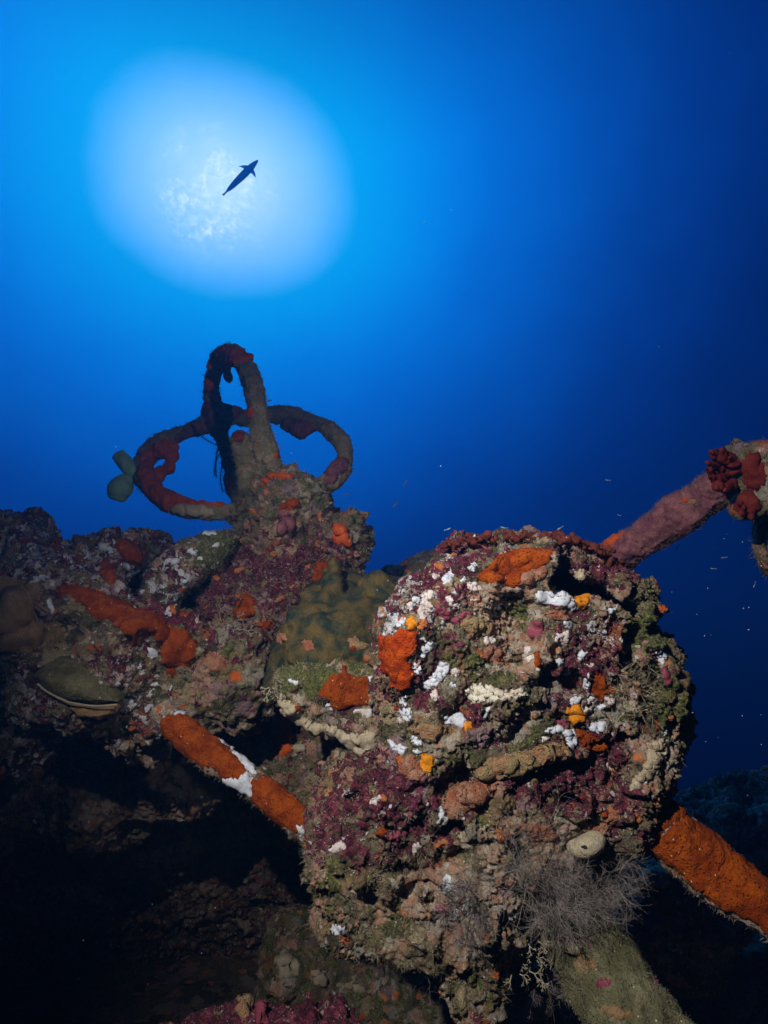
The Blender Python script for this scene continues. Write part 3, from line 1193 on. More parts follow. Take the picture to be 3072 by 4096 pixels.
# hollows and clefts
for a, b, r in [((1960, 2560, .90), (2040, 2620, .92), 34), ((1960, 2700, .89), (1790, 2900, .90), 30), ((2080, 2850, .885), (2030, 2960, .895), 36),
                ((2150, 2720, .90), (2290, 2730, .91), 40), ((2060, 3160, .885), (2250, 3110, .89), 34), ((2250, 3110, .89), (2470, 3010, .92), 30),
                ((1880, 3070, .875), (1790, 3170, .885), 30), ((1760, 3300, .90), (2000, 3300, .90), 22), ((2160, 3440, .93), (2010, 3480, .92), 40),
                ((1420, 3200, .93), (1620, 3150, .91), 26), ((1380, 3400, .93), (1560, 3300, .90), 20), ((2000, 2440, .92), (1960, 2540, .91), 26),
                ((2150, 3190, .89), (2400, 3230, .91), 20), ((1640, 2960, .89), (1760, 2960, .885), 14), ((2070, 2440, .90), (2020, 2640, .90), 60), ((2100, 2830, .88), (1900, 3010, .88), 30), ((2230, 2760, .89), (2300, 2790, .89), 30), ((2450, 2930, .92), (2540, 2860, .94), 26),
                ((2230, 3170, .88), (2440, 3120, .90), 40), ((1340, 3280, .94), (1500, 3240, .92), 20), ((1560, 3420, .91), (1740, 3390, .90), 18)]:
    fd.cut(fd.caps((a[0], a[1], a[2] + .032), (b[0], b[1], b[2] + .032), r * 1.3), 0.010)
for x_, y_, r_, e_ in [(2050, 2500, 80, 1), (2010, 2600, 60, 1), (1930, 2730, 46, 1), (1830, 2850, 40, 1), (2210, 2725, 62, .7), (2090, 2880, 56, 1.2), (2110, 3120, 46, .6), (2190, 3090, 52, .6), (2300, 3080, 66, .7), (2420, 3010, 54, .8), (1850, 3110, 46, 1),
                       (1690, 2965, 34, .7), (1740, 3330, 46, .6), (2060, 3420, 60, .8), (1500, 3130, 46, .6), (2350, 2450, 40, .6), (1600, 3480, 44, .6), (1420, 3330, 36, .6), (1820, 3420, 40, .7), (2480, 3160, 44, .7), (2540, 2960, 40, 1)]:
    fd.cut(fd.ball(x_, y_, .925, r_, 1.25, e_, 1.25), .012)
CRACK = [(2285, 2215), (2240, 2325), (2300, 2350), (2430, 2375), (2545, 2440), (2515, 2560), (2490, 2650), (2560, 2690), (2610, 2745)]
fd.cut(fd.groove(CRACK, 0.95, 38, 1.18), 0.006)
fd.cut(fd.groove(CRACK[:2], 0.95, 42, 1.17), 0.006)
fd.cut(fd.groove([(2645, 2790), (2640, 2890), (2605, 2985)], 0.98, 9, 1.10), 0.006)
fd.cut(fd.groove([(1770, 2240), (1900, 2195), (2080, 2180), (2230, 2190)], 0.97, 7, 1.03), 0.006)
W, Q, N = fd.mesh(crust_disp(0.022, 0.015, 0.004, 1))
W, Q, N = refine(W, Q, .0048, 170, 3)
block = Host(W, Q, N)
o = add('body', W, Q, M['crust'], bt)
zone_attr(o, W, [
    (1640, 2450, 110, ZW), (1750, 2400, 110, ZW), (1820, 2260, 130, ZR), (1950, 2420, 120, ZB), (2060, 2480, 90, ZG), (1980, 2560, 80, ZG), (1820, 2560, 100, ZR),
    (1850, 2660, 110, ZG), (2110, 2570, 110, ZB), (2080, 2660, 90, ZT), (2300, 2560, 110, ZR), (2370, 2500, 90, ZW), (2320, 2680, 110, ZR), (2250, 2750, 90, ZR), (2420, 2760, 120, ZW),
    (2480, 2800, 110, ZT), (1700, 2760, 130, ZR), (1730, 2900, 120, ZT), (1900, 2840, 80, ZR), (2150, 2850, 90, ZT), (2100, 2650, 80, ZT), (2300, 3100, 150, ZR), (2450, 3050, 110, ZR),
    (2350, 3240, 110, ZR), (2200, 3200, 110, ZR), (2150, 3290, 90, ZB), (1500, 3250, 180, ZR), (1420, 3400, 160, ZR), (1640, 3400, 120, ZR), (1560, 3520, 120, ZT), (1750, 3330, 100, ZR),
    (1450, 3620, 120, ZT), (1650, 3620, 140, ZT), (1800, 3500, 110, ZB), (1900, 3450, 130, ZT), (1920, 3700, 110, ZB), (1850, 3850, 120, ZT), (2680, 2850, 90, ZG), (2600, 3050, 80, ZB),
    (2570, 2520, 80, ZG), (2400, 2290, 80, ZR), (2280, 3380, 90, ZB), (2420, 2420, 60, ZB), (1350, 3520, 90, ZG)], (0.45, 0.3, 0.3, 0.3))

OR = 'orange_sponge'
WH = 'white_bryozoan'
S = 'salmon_sponge'
for nm, mt, th, lp, poly, lb in [
    (OR, 'orange', .006, 0, [(1905, 2310), (1955, 2260), (2000, 2215), (2080, 2198), (2218, 2200), (2200, 2245), (2150, 2275), (2100, 2300), (2090, 2340), (2060, 2352), (2000, 2330), (1960, 2340)], 'broad flat orange sponge under the top edge'),
    (OR, 'red_orange', .010, .004, [(1518, 2545), (1580, 2542), (1600, 2520), (1665, 2530), (1662, 2600), (1630, 2640), (1660, 2690), (1645, 2730), (1640, 2750), (1600, 2762), (1570, 2745), (1560, 2700), (1530, 2690), (1520, 2620)], 'thick glowing red orange sponge on the left edge'),
    ('yellow_sponge', 'yellow', .008, 0, [(1620, 2480), (1650, 2465), (1675, 2488), (1680, 2512), (1650, 2532), (1625, 2520)], None),
    (OR, 'yellow', .006, 0, [(2285, 2362), (2330, 2355), (2360, 2375), (2355, 2420), (2335, 2440), (2312, 2425)], None),
    (OR, 'orange', .006, 0, [(2395, 2620), (2432, 2590), (2442, 2630), (2420, 2662), (2395, 2672), (2385, 2640)], None),
    ('yellow_sponge', 'yellow', .009, .003, [(2265, 2830), (2310, 2815), (2345, 2850), (2335, 2890), (2300, 2905), (2275, 2880)], None),
    (OR, 'orange', .007, .004, [(2300, 2915), (2340, 2925), (2400, 2945), (2432, 2985), (2420, 3008), (2360, 3000), (2330, 2985)], None),
    ('yellow_sponge', 'yellow', .009, 0, [(1668, 3060), (1688, 3022), (1720, 3015), (1742, 3058), (1726, 3092), (1690, 3097)], 'round golden sponge disc'),
    (OR, 'orange', .005, 0, disc_poly(1540, 3318, 34, 20, -.5), None), (OR, 'orange', .005, 0, disc_poly(2412, 3262, 14), None), (OR, 'orange', .005, 0, disc_poly(2330, 3192, 18, 13), None),
    (OR, 'orange', .005, 0, disc_poly(2640, 3055, 14, 9), None), (OR, 'orange', .005, 0, disc_poly(2150, 2640, 15, 32), None), (OR, 'orange', .004, 0, disc_poly(1590, 2832, 14, 9), None),
    ('yellow_sponge', 'yellow', .005, 0, disc_poly(1875, 2905, 18, 24), None), (OR, 'orange', .005, 0, disc_poly(2495, 2390, 14, 22), None), (OR, 'orange', .005, 0, disc_poly(2625, 2900, 14, 30), None),
    (S, 'salmon', .006, .003, disc_poly(1985, 2620, 50, 34, .3), None), (S, 'salmon', .006, .003, disc_poly(2230, 2455, 55, 24, .1), None), (S, 'orange', .005, .002, disc_poly(2395, 2750, 34, 60, -.3), None),
    (WH, 'white', .006, 0, [(2135, 2385), (2150, 2362), (2200, 2367), (2240, 2355), (2270, 2370), (2290, 2400), (2315, 2440), (2292, 2447), (2255, 2425), (2200, 2415), (2152, 2410)], 'broad white crust below the black crack'),
    (WH, 'white', .008, 0, [(1678, 2610), (1700, 2570), (1732, 2565), (1722, 2600), (1695, 2637)], None),
    (WH, 'white', .007, 0, [(1700, 2558), (1725, 2580), (1742, 2572), (1740, 2597), (1715, 2602)], None),
    (WH, 'white', .006, 0, [(1685, 2730), (1740, 2690), (1765, 2645), (1792, 2650), (1792, 2690), (1770, 2720), (1730, 2752), (1705, 2767)], None),
    (WH, 'white', .006, 0, [(1598, 2790), (1625, 2768), (1630, 2810), (1620, 2828), (1600, 2815)], None),
    (WH, 'white', .006, 0, [(1588, 2838), (1642, 2830), (1648, 2872), (1625, 2887), (1605, 2862)], None),
    (WH, 'white', .008, 0, [(1765, 2870), (1840, 2850), (1872, 2880), (1855, 2912), (1800, 2895)], None),
    (WH, 'white', .008, 0, [(1950, 2812), (1963, 2825), (1945, 2868), (1928, 2872)], None),
    (WH, 'white', .006, 0, [(1542, 2950), (1580, 2968), (1622, 2990), (1610, 3022), (1570, 3000)], None),
    (WH, 'white', .007, 0, [(1638, 3002), (1712, 2993), (1700, 3012), (1660, 3022)], None),
    (WH, 'white', .007, 0, [(2345, 2900), (2395, 2890), (2432, 2868), (2430, 2912), (2400, 2947), (2360, 2925)], 'white crust with dark pores beside the golden sponge'),
    (WH, 'white', .007, 0, [(2180, 2922), (2230, 2900), (2260, 2912), (2304, 2925), (2312, 2980), (2286, 3042), (2278, 3010), (2262, 2965), (2245, 2928), (2200, 2938)], 'white crust that drips down in a long tongue'),
    (WH, 'lace', .006, 0, [(2220, 2545), (2272, 2528), (2277, 2570), (2240, 2592), (2220, 2572)], None),
    (WH, 'white', .006, 0, [(2618, 2612), (2667, 2603), (2662, 2640), (2650, 2672), (2633, 2662)], None),
    (WH, 'white', .005, 0, [(2568, 3128), (2606, 3098), (2586, 3142)], None), (WH, 'white', .005, 0, [(2662, 2908), (2692, 2878), (2672, 2932), (2638, 2962)], None),
    (WH, 'lace', .006, 0, disc_poly(1665, 3395, 18, 24, .4), None), (WH, 'white', .007, 0, disc_poly(1788, 3535, 22, 36, .2), None), (WH, 'white', .007, 0, disc_poly(1872, 3620, 20, 40, .2), None),
    (WH, 'white', .006, 0, disc_poly(1815, 3655, 20, 24), None), (WH, 'white', .006, 0, disc_poly(1845, 3740, 16, 30), None), (WH, 'white', .006, 0, disc_poly(1360, 3720, 34, 20, .3), None),
    (WH, 'white', .006, 0, disc_poly(1770, 3260, 16, 36, -.4), None), (WH, 'lace', .006, 0, disc_poly(1500, 3200, 34, 14, -.3), None), (WH, 'lace', .006, 0, disc_poly(1350, 3390, 40, 16, -.3), None),
    (WH, 'white', .005, 0, disc_poly(2350, 2720, 12, 40, .1), None), (WH, 'white', .005, 0, disc_poly(2452, 2440, 20, 12, -.4), None), (WH, 'white', .005, 0, disc_poly(1660, 2960, 16, 28, -.4), None),
    (S, 'salmon', .0106, .004, [(1760, 3200), (1800, 3160), (1850, 3130), (1920, 3130), (1992, 3118), (1987, 3160), (1940, 3200), (1890, 3232), (1850, 3272), (1800, 3282), (1770, 3240)], 'thick salmon pink lumpy sponge lobe'),
    (S, 'olive_film', .0125, .005, [(1895, 3095), (1950, 3042), (2050, 3012), (2130, 2990), (2240, 2970), (2282, 2990), (2272, 3030), (2200, 3042), (2130, 3070), (2060, 3112), (1980, 3118), (1930, 3112)], 'long tan and olive sponge lobe with a rounded right end'),
    (S, 'salmon', .010, .004, [(1592, 3052), (1640, 3020), (1682, 3040), (1702, 3090), (1680, 3122), (1640, 3122), (1608, 3092)], None),
    ('pale_sponge', 'mint', .0104, .003, [(1858, 2770), (1890, 2728), (1950, 2740), (2000, 2760), (2080, 2748), (2122, 2780), (2050, 2802), (1960, 2812), (1890, 2812)], None),
    ('tan_sponge', 'tan', .008, .005, [(2560, 3080), (2600, 2985), (2650, 2955), (2652, 3020), (2630, 3090), (2562, 3152), (2500, 3182), (2530, 3122)], None),
    (S, 'salmon', .010, .006, [(2080, 3300), (2190, 3300), (2242, 3342), (2200, 3372), (2120, 3352)], None),
    (S, 'salmon', .010, .005, [(2330, 3340), (2400, 3290), (2470, 3240), (2480, 3275), (2420, 3340), (2350, 3375)], None),
    ('tan_sponge', 'tan', .006, .003, disc_poly(1890, 3690, 46, 40), None), ('tan_sponge', 'tan', .008, .003, disc_poly(1890, 3330, 60, 22, -.3), None), ('tan_sponge', 'tan', .006, .004, disc_poly(2330, 2310, 40, 28, .6), None),
    ('rose_crust', 'rose', .004, .001, disc_poly(2142, 2520, 34, 38), None), ('rose_crust', 'rose', .004, .001, disc_poly(2245, 2895, 40, 18, .4), None), ('rose_crust', 'rose', .004, .001, disc_poly(2665, 2700, 24, 44), None),
    ('rose_crust', 'rose', .004, .001, disc_poly(1775, 3640, 36, 26), None), (S, 'salmon', .008, .002, disc_poly(2020, 3535, 44, 24, -.1), 'bright salmon sponge behind the black coral'),
    (S, 'salmon', .006, .002, disc_poly(2130, 2305, 60, 30, -.5), None), ('tan_sponge', 'olive_film', .006, .003, disc_poly(1905, 2500, 70, 44, .5), None), ('tan_sponge', 'olive_film', .006, .003, disc_poly(1700, 2930, 70, 34, .1), None),
    ('rose_crust', 'rose', .004, .001, disc_poly(1770, 2450, 42, 22, .8), None), ('rose_crust', 'rose', .004, .001, disc_poly(1850, 2470, 44, 20, -.4), None), ('rose_crust', 'rose', .004, .001, disc_poly(1600, 3330, 60, 20, -.4), None)]:
    if th < .0105:
        film(nm, poly, block, mt, bt, th * .35, label=lb, wob=9, lump=lp * .5, relax=12 if 'orange' in mt or mt == 'yellow' else 3, lmax=.010)
    else:
        film(nm, poly, block, mt, bt, th * .8, label=lb, wob=8, lump=lp * 1.5, relax=4, lmax=.012, edge=40, pieces=1)
rr = random.Random(4)
LACE = [(1552, 2500), (1570, 2470), (1590, 2450), (1620, 2440), (1640, 2425), (1665, 2405), (1690, 2430), (1712, 2420), (1700, 2395), (1600, 2490), (1575, 2520), (1545, 2530), (1690, 2465), (1605, 2425),
        (1720, 2380), (1800, 2400), (1815, 2420), (1722, 2295), (1742, 2305), (1790, 2310), (1850, 2320), (1890, 2270), (1880, 2345), (1905, 2350), (2000, 2415), (1990, 2430), (1895, 2400), (1640, 2610),
        (2110, 2600), (2125, 2630), (2150, 2680), (2120, 2700), (2090, 2690), (2170, 2660), (1955, 2560), (1820, 2690), (1810, 2740), (1740, 2780), (2130, 2730), (2270, 2500), (2370, 2495), (2400, 2500), (2420, 2480),
        (2330, 2620), (2360, 2660), (2300, 2800), (2370, 2805), (2400, 2830), (2440, 2800), (2350, 2840), (2270, 2690), (2320, 2840), (2440, 2850), (2180, 2960), (1600, 2880), (1670, 2665), (1670, 2680), (2240, 2650)]
for i, (x, y) in enumerate(LACE):
    r = rr.uniform(11, 21)
    film('lacy_bryozoan', disc_poly(x, y, r * 1.25, r * rr.uniform(.65, 1), rr.random() * 3, i, 12, .3), block, 'lace' if rr.random() < .75 else 'white', bt, .0015, wob=5, edge=12, pieces=1)
# knobbly dark red rim along the top edge and on the right shoulder
kb = []
for t in np.linspace(0, 1, 60):
    p = spline([(1790, 2185), (1900, 2150), (2080, 2148), (2250, 2150), (2390, 2200), (2480, 2275)], 60)[int(t * 59)]
    for _ in range(6):
        kb.append((p[0] + rr.gauss(0, 14), p[1] + rr.gauss(4, 10), 1.03 + rr.uniform(-.05, .10), rr.uniform(7, 14)))
blobs('knobbly_crust', kb, 'knob', bt, 0.004, 0.0025, crust_disp(.002, .003, .0015, 3))
kb = []
for _ in range(130):
    t = rr.random()
    kb.append((2625 + 105 * t + rr.gauss(0, 8), 2560 + 75 * t * t + rr.gauss(0, 14), 1.03 + rr.uniform(0, .09), rr.uniform(8, 15)))
blobs('knobbly_crust', kb, 'knob', bt, 0.004, 0.0025, crust_disp(.002, .003, .0015, 4))
# pale yellow tube sponge on the underside, its opening's shade painted as a dark patch
ts, th_ = blobs('tube_sponge', [(2310, 3395, .92, 34, 1.2, .8, 1), (2350, 3385, .905, 36), (2390, 3365, .915, 28)], 'pale', bt, .02, .0025, crust_disp(.003, .002, .001, 9))
patch('mouth_shade_patch', disc_poly(2338, 3388, 13, 9), th_, 'opening_shade', ts, .0005, wob=1, step=3)
turf('turf', [block], 10000, 'turf', bt, (.002, .006), .0003, 1)
turf('fine_turf', [block], 9000, 'turf', bt, (.004, .012), .0003, 2, clump=.1, keep=lambda x, y: (y > 3250) & (x < 2200))
turf('feathery_turf', [block], 1500, 'turf', bt, (.014, .026), .0006, 31, keep=lambda x, y: (np.hypot((x - 2540) / 1.0, (y - 2780) / 1.3) < 110))
turf('dark_turf', [block], 6000, 'turf_dark', bt, (.003, .008), .0004, 3)

# ------------------------------------------------------------------ orange pipe running to the right
pt = thing('orange_pipe', 'thick orange sponge covered pipe running from under the block to the right edge', 'pipe', P(2800, 3450, 1.0))
o, h = pipe('pipe_body', [(2440, 3180, 1.10), (2600, 3265, 1.0), (2720, 3375, .97), (2850, 3490, .95), (2990, 3595, .92), (3250, 3790, .88)], [118, 118, 104, 98, 94, 96], 'crust', pt,
            crust_disp(.012, .004, .0035, 21), zones=[], base=(.6, .3, .6, .2))
film('orange_sponge', [(2440, 3080), (2660, 3090), (2745, 3200), (2745, 3275), (2690, 3310), (2650, 3345), (2600, 3360), (2560, 3350), (2440, 3300)], h, 'orange', pt, .003, lump=.003, wob=9, relax=1)
film('orange_sponge', [(2690, 3285), (2740, 3260), (2900, 3360), (3090, 3500), (3200, 3640), (3200, 3830), (3090, 3760), (3030, 3690), (2900, 3640), (2790, 3560), (2700, 3480), (2630, 3420), (2575, 3390), (2590, 3350), (2650, 3340)], h, 'orange', pt, .003, lump=.003, wob=9, relax=1)
film('pale_sponge', [(2490, 3330), (2560, 3335), (2600, 3355), (2570, 3400), (2540, 3410), (2500, 3380)], h, 'salmon', pt, .006, lump=.003)
turf('turf', [h], 2500, 'turf', pt, (.003, .008), .0003, 5)

# ------------------------------------------------------------------ grey green pipe towards the viewer, bottom right
gp = thing('turf_pipe', 'fat pipe with grey green turf slanting down from the block to the bottom edge', 'pipe', P(2480, 3950, .9))
o, gh = pipe('pipe_body', [(2130, 3470, 1.06), (2225, 3600, 1.02), (2330, 3760, .97), (2440, 3930, .92), (2560, 4120, .87), (2680, 4330, .82)], [130, 140, 152, 165, 178, 190], 'algae', gp,
             crust_disp(.014, .007, .003, 25), base=(.2, .9, .4, .2))
for p_ in [(2360, 3780, 16, 24, .6), (2410, 3930, 44, 26, -.2), (2620, 3930, 16, 10, 0), (2560, 4060, 20, 12, 0), (2330, 3960, 20, 14, 0)]:
    film('rose_crust', disc_poly(*p_), gh, 'rose', gp, .004)
for p_ in [(2240, 3755, 26, 14, -.6), (2300, 3600, 20, 14, .3)]:
    film('orange_sponge', disc_poly(*p_), gh, 'orange', gp, .004)
film('tan_sponge', disc_poly(2300, 3788, 36, 40), gh, 'tan', gp, .012)
film('brown_crust', disc_poly(2470, 4050, 90, 30, .2), gh, 'brown_web', gp, .004, lump=.004)
film('yellow_film', disc_poly(2340, 3860, 50, 40), gh, 'olive_film', gp, .003)
turf('turf', [gh], 9000, 'turf', gp, (.002, .005), .0003, 6)
turf('dark_turf', [gh], 4000, 'turf_dark', gp, (.002, .006), .0003, 7)

# ------------------------------------------------------------------ pink pipe and its flange, upper right
pp = thing('pink_pipe', 'long straight pink crusted pipe rising behind the block to the upper right', 'pipe', P(2650, 2100, 1.4))
o, ph_ = pipe('pipe_body', [(1950, 2560, 1.62), (2330, 2310, 1.52), (2450, 2238, 1.47), (2600, 2140, 1.42), (2760, 2030, 1.37), (2900, 1935, 1.33), (3060, 1830, 1.29)], [68, 70, 72, 73, 75, 77, 78], 'pink', pp, crust_disp(.010, .006, .0035, 31))
film('orange_sponge', [(2400, 2185), (2450, 2140), (2500, 2135), (2470, 2165), (2420, 2200)], ph_, 'rust', pp, .006)
film('orange_sponge', disc_poly(2740, 1998, 12, 9), ph_, 'rust', pp, .005)
film('yellow_star', [(2745, 2010), (2765, 1995), (2785, 1998), (2790, 2030), (2778, 2015), (2760, 2015)], ph_, 'olive_film', pp, .003, wob=3)
turf('turf', [ph_], 6000, 'turf_dark', pp, (.003, .009), .0005, 8)
ft = thing('pipe_flange', 'dark crusted flange with red scalloped sponge lobes at the upper end of the pink pipe', 'flange', P(3000, 2000, 1.25))
f = Field.px(2850, 3550, 1720, 3500, 1.12, 1.42, .005)
f.D = f.slab([(2945, 1830), (2965, 1775), (3080, 1762), (3300, 1770), (3330, 2380), (3480, 3400), (3280, 3440), (3200, 2380), (3125, 2300), (3090, 2230), (3080, 2150), (3085, 2075), (3040, 2040), (2990, 2040), (2960, 2000), (2925, 1950)], 1.27, 1.27, .10, .05).astype(np.float32)
f.add(f.ball(2985, 2030, 1.22, 55), .02)
f.add(f.ball(3010, 1850, 1.21, 60), .03)
W, Q, N = f.mesh(crust_disp(.016, .010, .003, 35))
o = add('flange_body', W, Q, M['crust_far'], ft)
zone_attr(o, W, [], (.25, .35, .0, .05))
fh = Host(W, Q, N)
film('red_sponge', disc_poly(3010, 1880, 60, 90, .2), fh, 'petal', ft, .004, lump=.003, relax=1)
film('red_sponge', disc_poly(2985, 2020, 50, 60, .2), fh, 'petal', ft, .004, lump=.003, relax=1)
for (tx, ty, bx, by, wd_) in [(2832, 1848, 2905, 1900, 24), (2846, 1806, 2915, 1880, 26), (2886, 1800, 2930, 1870, 26), (2838, 1905, 2910, 1930, 24), (2862, 1948, 2915, 1945, 18), (2920, 1830, 2950, 1890, 18), (2825, 1872, 2900, 1915, 16), (2866, 1796, 2922, 1875, 16), (2900, 1960, 2940, 1930, 18), (2970, 2060, 2990, 2000, 20), (3005, 2070, 3010, 2010, 20), (2950, 2030, 2985, 1985, 18)]:
    a, b = np.array([tx, ty]), np.array([bx, by])
    kb = []
    for t in np.linspace(0, 1, 9):
        q = a + (b - a) * t
        kb.append((q[0], q[1], 1.17 + .06 * t, max(6, wd_ * math.sin(math.pi * (0.12 + .62 * t)) ** .8), 1, 1, .5))
    blobs('sponge_lobe', kb, 'petal', ft, .008, .003, crust_disp(.004, .006, .002, int(tx)))
turf('turf', [fh], 3000, 'turf_dark', ft, (.004, .012), .0005, 9)

# ------------------------------------------------------------------ olive coral colony in the middle and its ledge
ct = thing('coral_colony', 'lumpy olive brown stony coral wedged between the wheel base and the big block', 'coral', P(1350, 2500, 1.3))
f = Field.px(1040, 1700, 2150, 2780, 1.05, 1.8, .004)
f.D = f.slab([(1105, 2660), (1112, 2545), (1150, 2490), (1190, 2450), (1195, 2365), (1290, 2335), (1315, 2285), (1370, 2310), (1470, 2330), (1510, 2315), (1585, 2345), (1640, 2400), (1600, 2480), (1560, 2700), (1300, 2720), (1130, 2720)], 1.39, 1.64, .16, .10, 0, .9).astype(np.float32)
for x_, y_, r_, *sc_ in [(1335, 2270, 26, 1, 1.7, 1), (1325, 2340, 46), (1440, 2395, 40, 1.3, .7, 1), (1400, 2440, 44, 1.6, .7, 1), (1300, 2410, 40), (1245, 2460, 46), (1530, 2350, 44), (1595, 2395, 46), (1140, 2540, 34, .8, 1.6, 1), (1215, 2590, 40, 1, .8, 1),
                     (1390, 2540, 100, 1.3, .5, .5), (1280, 2640, 90, 1.3, .5, .5), (1480, 2620, 80, 1.3, .5, .5), (1500, 2470, 46), (1350, 2490, 60, 1.5, .6, 1), (1510, 2330, 26, 1, 1.4, 1), (1215, 2380, 34), (1180, 2460, 36), (1560, 2450, 36), (1470, 2345, 30), (1260, 2540, 44), (1330, 2570, 40, 1.4, .6, 1), (1560, 2540, 44)]:
    zf = 1.64 + .9 * (2048 - y_) / F * 1.39 - .16
    f.add(f.ball(x_, y_, zf + .35 * r_ * zf / F, r_, *sc_), .03)
W, Q, N = f.mesh(crust_disp(.012, .006, .0012, 41))
ch = Host(W, Q, N)
o = add('colony', W, Q, M['coral'], ct)
film('pale_scar', [(1200, 2570), (1225, 2555), (1262, 2580), (1262, 2598), (1215, 2600)], ch, 'salmon', ct, .003)
film('pale_scar', [(1105, 2530), (1140, 2530), (1150, 2570), (1110, 2570)], ch, 'salmon', ct, .003)
film('tan_crust', [(1385, 2555), (1425, 2545), (1440, 2570), (1475, 2580), (1460, 2600), (1400, 2600)], ch, 'olive_film', ct, .004)
film('orange_sponge', disc_poly(1412, 2590, 15, 11), ch, 'orange', ct, .005, wob=3)
lt = thing('crusted_ledge', 'ledge under the olive coral with star shaped orange sponge and pale scalloped rim', 'wreckage', P(1330, 2830, 1.2))
f = Field.px(1060, 1640, 2620, 3080, 1.05, 1.45, .004)
f.D = f.slab([(1110, 2700), (1200, 2660), (1580, 2650), (1600, 2900), (1560, 3000), (1470, 3010), (1400, 2980), (1300, 2950), (1200, 2890), (1130, 2820)], 1.16, 1.25, .13, .08).astype(np.float32)
for b in [(1400, 2790, 1.16, 130, 1.2, .7, .5), (1220, 2740, 1.17, 80, 1.2, .7, .6), (1480, 2900, 1.14, 90, 1, .8, .6)]:
    f.add(f.ball(*b), .03)
f.cut(f.caps((1240, 2800, 1.12), (1180, 2790, 1.13), 24), .01)
W, Q, N = f.mesh(crust_disp(.014, .008, .003, 45))
lh = Host(W, Q, N)
o = add('ledge_body', W, Q, M['crust'], lt)
zone_attr(o, W, [(1380, 2880, 80, ZR), (1230, 2700, 90, ZG), (1500, 2680, 80, ZG), (1250, 2850, 70, ZT), (1490, 2900, 80, ZB)], (.35, .5, .5, .3))
film('orange_sponge', [(1268, 2782), (1300, 2722), (1330, 2690), (1365, 2702), (1368, 2662), (1386, 2662), (1386, 2702), (1470, 2710), (1500, 2750), (1528, 2812), (1470, 2822), (1420, 2832), (1370, 2842), (1330, 2832), (1310, 2802)], lh, 'orange', lt, .004, wob=6, relax=10, lmax=.012)
film('pale_sponge', [(1370, 2842), (1420, 2832), (1490, 2822), (1490, 2870), (1460, 2870), (1420, 2850), (1380, 2860)], lh, 'lace', lt, .005)
for p_ in [(1310, 2822, 16, 9), (1180, 2730, 26, 14, .4), (1480, 2850, 14, 24), (1485, 2720, 14, 18)]:
    film('white_bryozoan', disc_poly(*p_), lh, 'white', lt, .005, wob=4)
film('orange_sponge', disc_poly(1190, 2832, 22, 10, -.2), lh, 'orange', lt, .005, wob=4)
film('pale_sponge', [(1118, 2775), (1150, 2790), (1200, 2850), (1270, 2890), (1340, 2910), (1420, 2925), (1500, 2930), (1545, 2960), (1545, 3040), (1470, 3040), (1400, 3005), (1300, 2965), (1210, 2915), (1140, 2850)], lh, 'pale', lt, .005, wob=14, relax=5, lump=.010, label='scalloped pale sponge along the lower rim')
kb = []
for p in [(1440, 3000, 1.12, 24), (1478, 3008, 1.115, 30), (1502, 2985, 1.12, 30), (1458, 2975, 1.12, 24), (1500, 3030, 1.12, 20), (1415, 2990, 1.125, 18), (1525, 3010, 1.12, 20), (1470, 3035, 1.12, 16)]:
    kb.append(p)
blobs('pale_sponge', kb, 'pale', lt, .008, .003, crust_disp(.005, .005, .0015, 47))
turf('turf', [lh], 5000, 'turf', lt, (.003, .010), .0004, 10)

# ------------------------------------------------------------------ the wheel: a level ring, an arch and a stub on one hub
wt = thing('hand_wheel', 'crusted metal ring with side loops and tall arch standing against blue water', 'wheel', P(1080, 2300, 1.9))
_, rh = pipe('ring', [(1060, 2050, 1.80), (940, 2052, 1.80), (800, 2045, 1.81), (680, 2008, 1.85), (595, 1940, 1.92), (568, 1870, 2.0), (605, 1798, 2.08), (700, 1742, 2.15), (800, 1700, 2.2), (880, 1672, 2.24), (960, 1672, 2.26),
                      (1060, 1662, 2.27), (1180, 1662, 2.24), (1290, 1695, 2.18), (1362, 1760, 2.10), (1382, 1825, 2.02), (1362, 1890, 1.95), (1300, 1935, 1.90), (1210, 1975, 1.86), (1130, 2010, 1.82)],
             [38, 36, 36, 36, 36, 36, 36, 34, 31, 34, 34, 29, 29, 31, 33, 33, 34, 34, 34, 34], 'crust_wheel', wt, crust_disp(.012, .006, .004, 51), base=(.35, .6, .25, .1), sp=.004)
_, ah = pipe('arch', [(1110, 1960, 1.78), (1078, 1870, 1.76), (1055, 1760, 1.75), (1030, 1640, 1.76), (1002, 1520, 1.80), (968, 1445, 1.87), (918, 1412, 1.97), (872, 1432, 2.06), (850, 1500, 2.14), (848, 1580, 2.20), (860, 1660, 2.24), (893, 1770, 2.24), (920, 1870, 2.2), (935, 1960, 2.1), (1000, 2040, 1.95)],
             [60, 52, 45, 39, 37, 36, 34, 31, 28, 27, 33, 28, 28, 32, 36], 'crust_wheel', wt, crust_disp(.011, .006, .004, 52), base=(.2, .6, .35, .1), sp=.004)
_, sh = pipe('stub', [(958, 1750, 1.74), (972, 1800, 1.75), (992, 1860, 1.76), (1020, 1960, 1.78)], [40, 42, 46, 60], 'crust_wheel', wt, crust_disp(.008, .006, .004, 53), base=(.1, .7, .4, .1), sp=.004)
f = Field.px(620, 1540, 1840, 2780, 1.50, 2.15, .0048)
f.D = f.slab([(985, 2030), (1010, 1930), (1080, 1890), (1190, 1900), (1260, 1960), (1300, 2050), (1370, 2085), (1415, 2150), (1430, 2230), (1440, 2300), (1350, 2440), (1250, 2640), (1050, 2720), (880, 2600), (840, 2420), (900, 2250), (970, 2130)], 1.84, 1.87, .2, .12, 0, .15).astype(np.float32)
